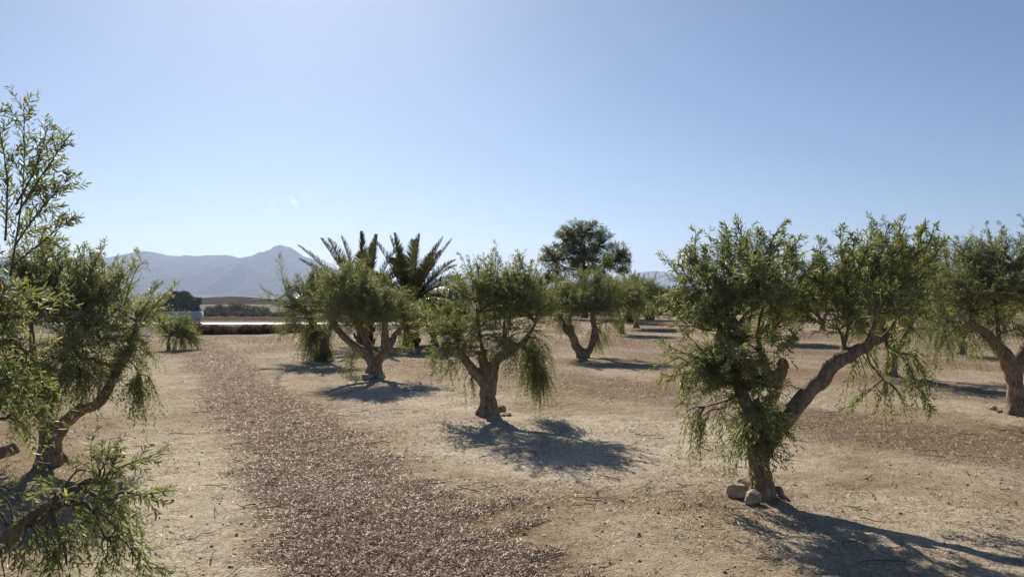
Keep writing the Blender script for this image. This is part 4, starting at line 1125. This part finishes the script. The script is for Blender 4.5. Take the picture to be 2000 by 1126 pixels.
def cypress(label, px, Y, w, h, seed):
    global rng
    rng = np.random.default_rng(1300 + seed)
    x = (px - CX) / F * Y
    base = np.array([x, Y, gz(x, Y)])
    root = empty('cypress_tree', base, label, 'tree', 'dark cypresses on the skyline')
    fo = Foliage()
    nz = 9
    for i in range(nz):
        u = (i + .5) / nz
        rr = w / 2 * (1 - u ** 2.2) * (1.0 if u > .12 else .7) + .05
        tufts(fo, np.array([rng.normal(0, .06 * w), 0, h * (.06 + .90 * u)]), 46, np.array([rr, rr, h / nz * .9]), .34, .10, .5, 1.1, 6)
    mb = MB(); mb.tube([[0, 0, -.2], [0, 0, h * .5], [0, 0, h * .92]], [.14, .09, .03], 7)
    mb.build('trunk', M['pine_bark'], root)
    link('crown', fo.mesh('crown', (0, 0, 0)), M['dark_leaf'], root)
    return root
cyp = [(903, 100, 1.25, 552, 'tallest dark cypress right of the palm, a pointed cone'), (892, 100, .9, 560, 'narrow cypress touching the left side of the tallest one'), (880, 103, .8, 566, 'small dark cypress left of the narrow one'),
       (868, 106, .8, 568, 'small cypress second from the left of the dark pair'), (856, 108, .7, 570, 'tiny cypress in the line below the hazy hill'), (842, 110, .7, 571, 'tiny cypress near the tip of the lowest palm frond'),
       (1046, 95, 1.5, 556, 'dark cypress left of the tall pine'), (1056, 97, 1.2, 562, 'shorter cypress nestled against the pine side of the dark one'), (938, 108, .7, 556, 'thin cypress spire showing above the middle olive crown')]
for i, (px, Y, w, ty, lb) in enumerate(cyp):
    x = (px - CX) / F * Y
    h = CAMZ - (ty - HY) / F * Y - gz(x, Y)
    cypress(lb, px, Y, w, h, i)

# scrub on the slope between the grove and the road, and beyond the road
r_ = random.Random(5)
sc_lab = 'low brown scrub bush on the slope in front of the road'
for i, px in enumerate(range(380, 605, 9)):
    y = (46 if i % 2 else 40) + r_.uniform(-2, 4)
    x = (px - CX) / F * y
    top_y = (636 if i % 2 else 643) + r_.uniform(-5, 12)
    h = CAMZ - (top_y - HY) / F * y - gz(x, y)
    green = i in (0, 1, 3, 5, 9, 15)
    bush('scrub_bush', ('yellow green bush among the brown scrub in front of the road' if green else sc_lab), x, y, r_.uniform(.7, 1.5), max(.5, h) * 1.1, 40 + i, 'shrub_leaf' if green else 'scrub_leaf', 'green bushes in the roadside scrub' if green else 'brown scrub bushes before the road', L_=.12, W_=.03, n=.9)
for i, px in enumerate(range(402, 560, 12)):
    y = 275 + r_.uniform(-6, 10)
    x = (px - CX) / F * y
    bush('scrub_bush', 'brown scrub bush on the verge beyond the road', x, y, r_.uniform(3.0, 4.5), r_.uniform(1.5, 2.6), 70 + i, 'scrub_leaf', 'brown scrub beyond the road', L_=.5, W_=.14, n=.45, stem=False)
far_t = [(412, 320, 5, 3.2), (428, 318, 6, 4.4), (446, 322, 6, 3.6), (460, 316, 8, 6.0), (478, 322, 6, 4.2), (496, 326, 5, 3.4), (515, 322, 6, 3.2), (296, 330, 7, 4.0), (270, 330, 7, 4.6)]
for i, (px, y, w, h) in enumerate(far_t):
    x = (px - CX) / F * y
    bush('small_tree', ['far green tree', 'tallest far green tree'][i == 3] + ' in the valley beyond the road' , x, y, w, h, 90 + i, 'shrub_leaf', 'green trees in the valley', 'tree', L_=.6, W_=.2, n=.7)

# ------------------------------------------------------------------ road, barrier, lorry
road_m = rough_mat('pale_asphalt', (0.13, 0.125, 0.12), (0.22, 0.215, 0.205), 3.0, 0.58, 0.05)
rm = MB()
xs = np.linspace(-420, 60, 49)
rv, rq = [], []
for k, x in enumerate(xs):
    off = ((x + 60) / 200) ** 2 * 3
    for yy in (222, 225, 228):
        rv.append((x, yy + off, float(terrain(np.array([x]), np.array([yy + off]))[0]) + 0.06 + 0.02 * (yy == 225)))
for k in range(len(xs) - 1):
    for j in range(2):
        a = k * 3 + j
        rq.append((a, a + 3, a + 4, a + 1))
tag(link('road', np_mesh('road', rv, [rq]), road_m), 'pale tarmac road crossing the valley beyond the grove', 'road', kind='structure')
ln = MB()
for yy in (222.5, 227.5):
    lv, lq = [], []
    for k, x in enumerate(xs):
        off = ((x + 60) / 200) ** 2 * 3
        zz = float(terrain(np.array([x]), np.array([yy + off]))[0]) + 0.085
        lv += [(x, yy + off - .1, zz), (x, yy + off + .1, zz)]
    for k in range(len(xs) - 1):
        a = k * 2; lq.append((a, a + 2, a + 3, a + 1))
    ln.add(lv, lq)
tag(ln.build('road_markings', M['white_paint']), 'white edge lines along the road', 'road markings', kind='structure')

bar = empty('guard_rail', (-50, 236.5, gz(-50, 236.5)), 'galvanised guard rail along the far side of the road', 'guard rail')
bo = np.array(bar.location)
rail = MB()
bx = np.linspace(-105, 20, 26)
def ry(x): return 236.5 + ((x + 60) / 200) ** 2 * 3
prof = [(-.02, .48), (.05, .55), (-.02, .62), (.05, .69), (-.02, .76)]
rv, rq = [], []
for x in bx:
    for (dy, dz) in prof:
        rv.append((x - bo[0], ry(x) - dy - .08 - bo[1], gz(x, ry(x)) + dz - bo[2]))
for k in range(len(bx) - 1):
    for j in range(4):
        a = k * 5 + j; rq.append((a, a + 5, a + 6, a + 1))
rail.add(rv, rq)
rail.build('rail', M['galv'], bar)
for x in bx:
    p_ = MB(); p_.box((x - bo[0], ry(x) - bo[1], gz(x, ry(x)) + .38 - bo[2]), (.12, .10, .86)); p_.build('post', M['galv'], bar)

LY = 225.6
lx0 = (285 - CX) / F * LY
lz = gz(lx0 + 8, LY) + .1
lorry = empty('lorry', (lx0 + 8, LY, lz), 'white articulated lorry driving left along the valley road', 'lorry')
cabm = MB()
cabm.prism([(-8.0, .55), (-8.05, 1.3), (-7.9, 2.2), (-7.65, 3.0), (-6.9, 3.75), (-6.3, 3.95), (-5.75, 3.95), (-5.75, .9), (-6.2, .75), (-7.0, .55)], -1.22, 1.22)
cab = cabm.build('cab', M['white_paint'], lorry)
w_ = MB(); w_.prism([(-7.93, 1.95), (-7.70, 2.75), (-7.64, 2.72), (-7.86, 1.93)], -1.12, 1.12); w_.build('windscreen', M['glass'], cab)
for sy in (-1.235, 1.215):
    w_ = MB(); w_.prism([(-7.7, 1.95), (-7.5, 2.7), (-6.75, 2.7), (-6.75, 1.95)], sy, sy + .02); w_.build('side_window', M['glass'], cab)
    mi = MB(); mi.box((-7.75, math.copysign(1.42, sy), 2.3), (.12, .22, .6)); mi.build('mirror', M['dark_metal'], cab)
for sy in (-.95, .95):
    hl = MB(); hl.box((-8.04, sy, .95), (.12, .4, .22)); hl.build('headlight', M['rim'], cab)
ch = MB(); ch.box((-.2, 0, .86), (11.6, .9, .3)); ch.box((-5.4, 0, .8), (3.4, .9, .28)); ch.build('chassis', M['dark_metal'], lorry)
tr = MB(); tr.prism([(-4.6, 1.05), (-4.9, 3.15), (8.0, 3.15), (8.0, 1.05)], -1.25, 1.25)
trail = tr.build('trailer', M['grey_paint'], lorry)
for k in range(12):
    rb = MB(); rb.box((-4.0 + k * 1.05, -1.28, 2.1), (.09, .06, 2.0)); rb.box((-4.0 + k * 1.05, 1.28, 2.1), (.09, .06, 2.0)); rb.build('rib', M['grey_paint'], trail)
tp = MB(); tp.box((1.55, -1.27, 3.17), (12.95, .10, .10)); tp.box((1.55, 1.27, 3.17), (12.95, .10, .10)); tp.build('top_rail', M['white_paint'], trail)
for wx in (-7.1, -3.6, 4.2, 5.5, 6.8):
    for sy in (-1.08, 1.08):
        wr = MB(); wr.cyl((wx, sy - .16, .52), (wx, sy + .16, .52), .52, 20); wo = wr.build('wheel', M['rubber'], lorry)
        rr_ = MB(); rr_.cyl((wx, sy - .175, .52), (wx, sy + .175, .52), .28, 16); rr_.build('rim', M['rim'], wo)
mg = MB(); mg.box((-6.0, -1.27, .75), (1.2, .08, .5)); mg.build('fuel_tank', M['rim'], lorry)

# dry grass on the road verge
rng = np.random.default_rng(77)
fo = Foliage()
n = 9000
x = rng.uniform(-110, -45, n); y = 238 + 20 * rng.random(n)
z = terrain(x, y)
D = nrm(np.stack([rng.normal(0, .3, n), rng.normal(0, .3, n), np.ones(n)], 1))
fo.add(np.stack([x, y, z - .03], 1), D, nrm(np.cross(D, rng.normal(size=(n, 3)))), rng.uniform(.35, .95, n), rng.uniform(.10, .2, n), rng.random(n))
tag(link('dry_grass', fo.mesh('dry_grass', (0, 0, 0)), M['dry_grass']), 'ochre dry grass on the verge beyond the road', 'grass', kind='stuff')

# ------------------------------------------------------------------ rocks
def ico(sub):
    import bmesh
    bm = bmesh.new(); bmesh.ops.create_icosphere(bm, subdivisions=sub, radius=1.0)
    V = np.array([v.co[:] for v in bm.verts]); T = np.array([[v.index for v in f.verts] for f in bm.faces]); bm.free()
    return V, T

def rock(label, px, py, Y, dims, seed, rz=0, tilt=0, mat='rock', sink=.2, name='rock', group='stones at the foot of the olive trunks'):
    r = np.random.default_rng(seed)
    V, T = ico(5)
    for _ in range(13):
        n = nrm(r.normal(size=3)); d = r.uniform(.58, .88)
        ex = np.maximum(0, V @ n - d)
        V = V - ex[:, None] * n * .93
    V = V * (1 + (fbm(V * 2.2 + seed, 4, seed) - .5)[:, None] * .22)
    V = V + (fbm(V * 9 + seed, 3, seed + 4) - .5)[:, None] * nrm(V) * .07
    V = V * np.array(dims) / 2
    rot = np.array(Matrix.Rotation(rz, 3, 'Z') @ Matrix.Rotation(tilt, 3, 'Y'))
    V = V @ rot.T
    x = (px - CX) / F * Y
    V[:, 2] -= V[:, 2].min()
    me = np_mesh(name, V, [T], None, True)
    o = link(name, me, M[mat])
    o.location = (x, Y, gz(x, Y) - sink * dims[2])
    return tag(o, label, 'rock', group)

rock('rounded brown rock left of the front right trunk', 1437, 960, 6.72, (.20, .20, .17), 1)
rock('pale angular rock propped in front of the front right trunk', 1471, 980, 6.47, (.185, .17, .155), 2, .4)
rock('small pale rock tucked behind the rounded brown rock at the front right trunk', 1452, 945, 6.92, (.16, .15, .17), 3)
rock('flat slab of stone leaning on the right side of the front right trunk', 1521, 958, 6.72, (.07, .16, .22), 4, .15, -R(32))
rock('upright yellowish stone right of the middle trunk', 979, 806, 11.2, (.16, .12, .20), 5, .3)
rock('flat brown stone lying by the yellowish stone at the middle trunk', 984, 812, 11.05, (.24, .14, .07), 6, .5)
rock('little round stone against the front of the middle trunk', 962, 813, 10.86, (.09, .08, .08), 7)
rock('grey stone resting against the foot of the broad olive trunk', 718, 740, 15.75, (.26, .18, .20), 8)
rock('dark stone at the root of the broad olive on its right', 741, 737, 15.85, (.22, .18, .16), 9)
rock('pale boulder at the far left edge of the grove before the scrub', 553, 651, 34.5, (.42, .34, .18), 10, mat='white_stone', group='stones at the far edge')
for i, (px, py) in enumerate([(585, 654), (1280, 667), (1955, 806), (1940, 800), (700, 668)]):
    rock(['small pale stone in the dust beside the straggly olive', 'small stone in the shade of the bent stem olive', 'stone at the root of the right edge olive', 'flat pale stone left of the right edge olive root', 'stone in the dust below the left palm'][i], px, py, CAMZ * F / (py - HY), (.13, .10, .075), 20 + i, sink=.3)

# ------------------------------------------------------------------ chips, dead leaves and twigs on the ground
rng = np.random.default_rng(42)
def scatter(n, y0, y1, power=1.0):
    u = rng.random(n)
    Y = y0 * (y1 / y0) ** u if power == 1.0 else y0 + (y1 - y0) * u
    X = (rng.random(n) * 2 - 1) * (Y * 0.72 + 0.8)
    return X, Y
litc = Foliage()
X, Y = scatter(1100000, 3.9, 75.0)
ok = Y < crest(X)
X, Y = X[ok], Y[ok]
lf = litter_f(X, Y)
pl = pale_f(X, Y)
patch = sstep(.50, .64, fbm2(X, Y, 1.3, 4, 81))
prob = np.clip(lf * 1.0 + 0.02 + 0.22 * patch, 0, 1) * np.where(lf > .4, 1, 1 - .35 * pl)
keep = rng.random(len(X)) < prob
X, Y, lf = X[keep], Y[keep], lf[keep]
n = len(X)
Z = terrain(X, Y) + micro(X, Y) + lf * .012
a = rng.random(n) * 2 * PI
el = np.abs(rng.normal(0, .30, n)) * (0.6 + .7 * lf)
D = np.stack([np.cos(a) * np.cos(el), np.sin(a) * np.cos(el), np.sin(el)], 1)
S = nrm(np.cross(D, np.stack([rng.normal(0, .5, n), rng.normal(0, .5, n), np.ones(n)], 1)))
kf = np.maximum(1, Y / 14) ** 0.45
Ln = rng.uniform(.016, .056, n) * kf; Wd = rng.uniform(.003, .008, n) * kf
big = rng.random(n) < .03
Ln = np.where(big, Ln * 2.2, Ln)
var = np.clip(rng.beta(1.6, 2.2, n), 0, 1)
var = np.where(lf < .4, var * .62, var)
var = np.where(rng.random(n) < .012, 1, var)
litc.add(np.stack([X, Y, Z + .003 + rng.random(n) * .010 * lf], 1), D, S, Ln, Wd, var)
chip = leaf_mat('dead_leaf', [(0.0, (0.10, 0.050, 0.028)), (0.35, (0.26, 0.162, 0.098)), (0.7, (0.40, 0.285, 0.190)), (0.97, (0.56, 0.45, 0.34)), (1.0, (0.78, 0.72, 0.63))], (0.30, 0.24, 0.19), (1.0, .85, .7), rough=.55, tw=.10)
tag(link('leaf_litter', litc.mesh('leaf_litter', (0, 0, 0)), chip), 'shredded prunings and dead leaves strewn in strips over the clay', 'leaf litter', kind='stuff')

tw = MB()
X, Y = scatter(1500, 4.2, 16.0)
lf = litter_f(X, Y)
k = rng.random(len(X)) < lf * .9 + .10
X, Y = X[k], Y[k]
for x, y in zip(X, Y):
    a = rng.random() * 2 * PI; l_ = rng.uniform(.10, .38)
    m_ = 5
    t = np.linspace(-.5, .5, m_)
    px_ = x + math.cos(a) * l_ * t + rng.normal(0, .02) * (t * t * 4); py_ = y + math.sin(a) * l_ * t + rng.normal(0, .02) * (t * t * 4)
    pz_ = terrain(px_, py_) + micro(px_, py_) + .012 + np.abs(rng.normal(0, .008, m_))
    tw.tube(np.stack([px_, py_, pz_], 1), np.linspace(.0045, .0018, m_), 4)
tag(tw.build('dry_twigs', M['twig']), 'thin dry twigs scattered over the clay and the chip strips', 'twigs', kind='stuff')

# small clods and pebbles
cl = MB()
V0, T0 = ico(1)
X, Y = scatter(5200, 4.2, 22.0)
Z = terrain(X, Y) + micro(X, Y)
for x, y, z in zip(X, Y, Z):
    s = .005 + .012 * rng.random() ** 4
    V = V0 * (1 + rng.normal(0, .16, (len(V0), 1))) * np.array([1, rng.uniform(.7, 1.1), rng.uniform(.5, .8)]) * s
    cl.add(V + [x, y, z + s * .2], (), T0)
tag(cl.build('clods', M['rock']), 'crumbled clods of clay and pebbles on the ground', 'clods', kind='stuff')

# ------------------------------------------------------------------ haze
hz = MB(); hz.box((0, 7000, 180), (23000, 16400, 440))
hm = bpy.data.materials.new('haze_air'); hm.use_nodes = True
hn = hm.node_tree; hn.nodes.clear()
ho = hn.nodes.new('ShaderNodeOutputMaterial')
pv = hn.nodes.new('ShaderNodeVolumePrincipled')
pv.inputs['Color'].default_value = (0.56, 0.70, 1.0, 1)
pv.inputs['Density'].default_value = 0.00013
pv.inputs['Anisotropy'].default_value = 0.35
hn.links.new(pv.outputs[0], ho.inputs['Volume'])
tag(hz.build('haze', hm), 'pale haze in the valley air', 'haze', kind='stuff')
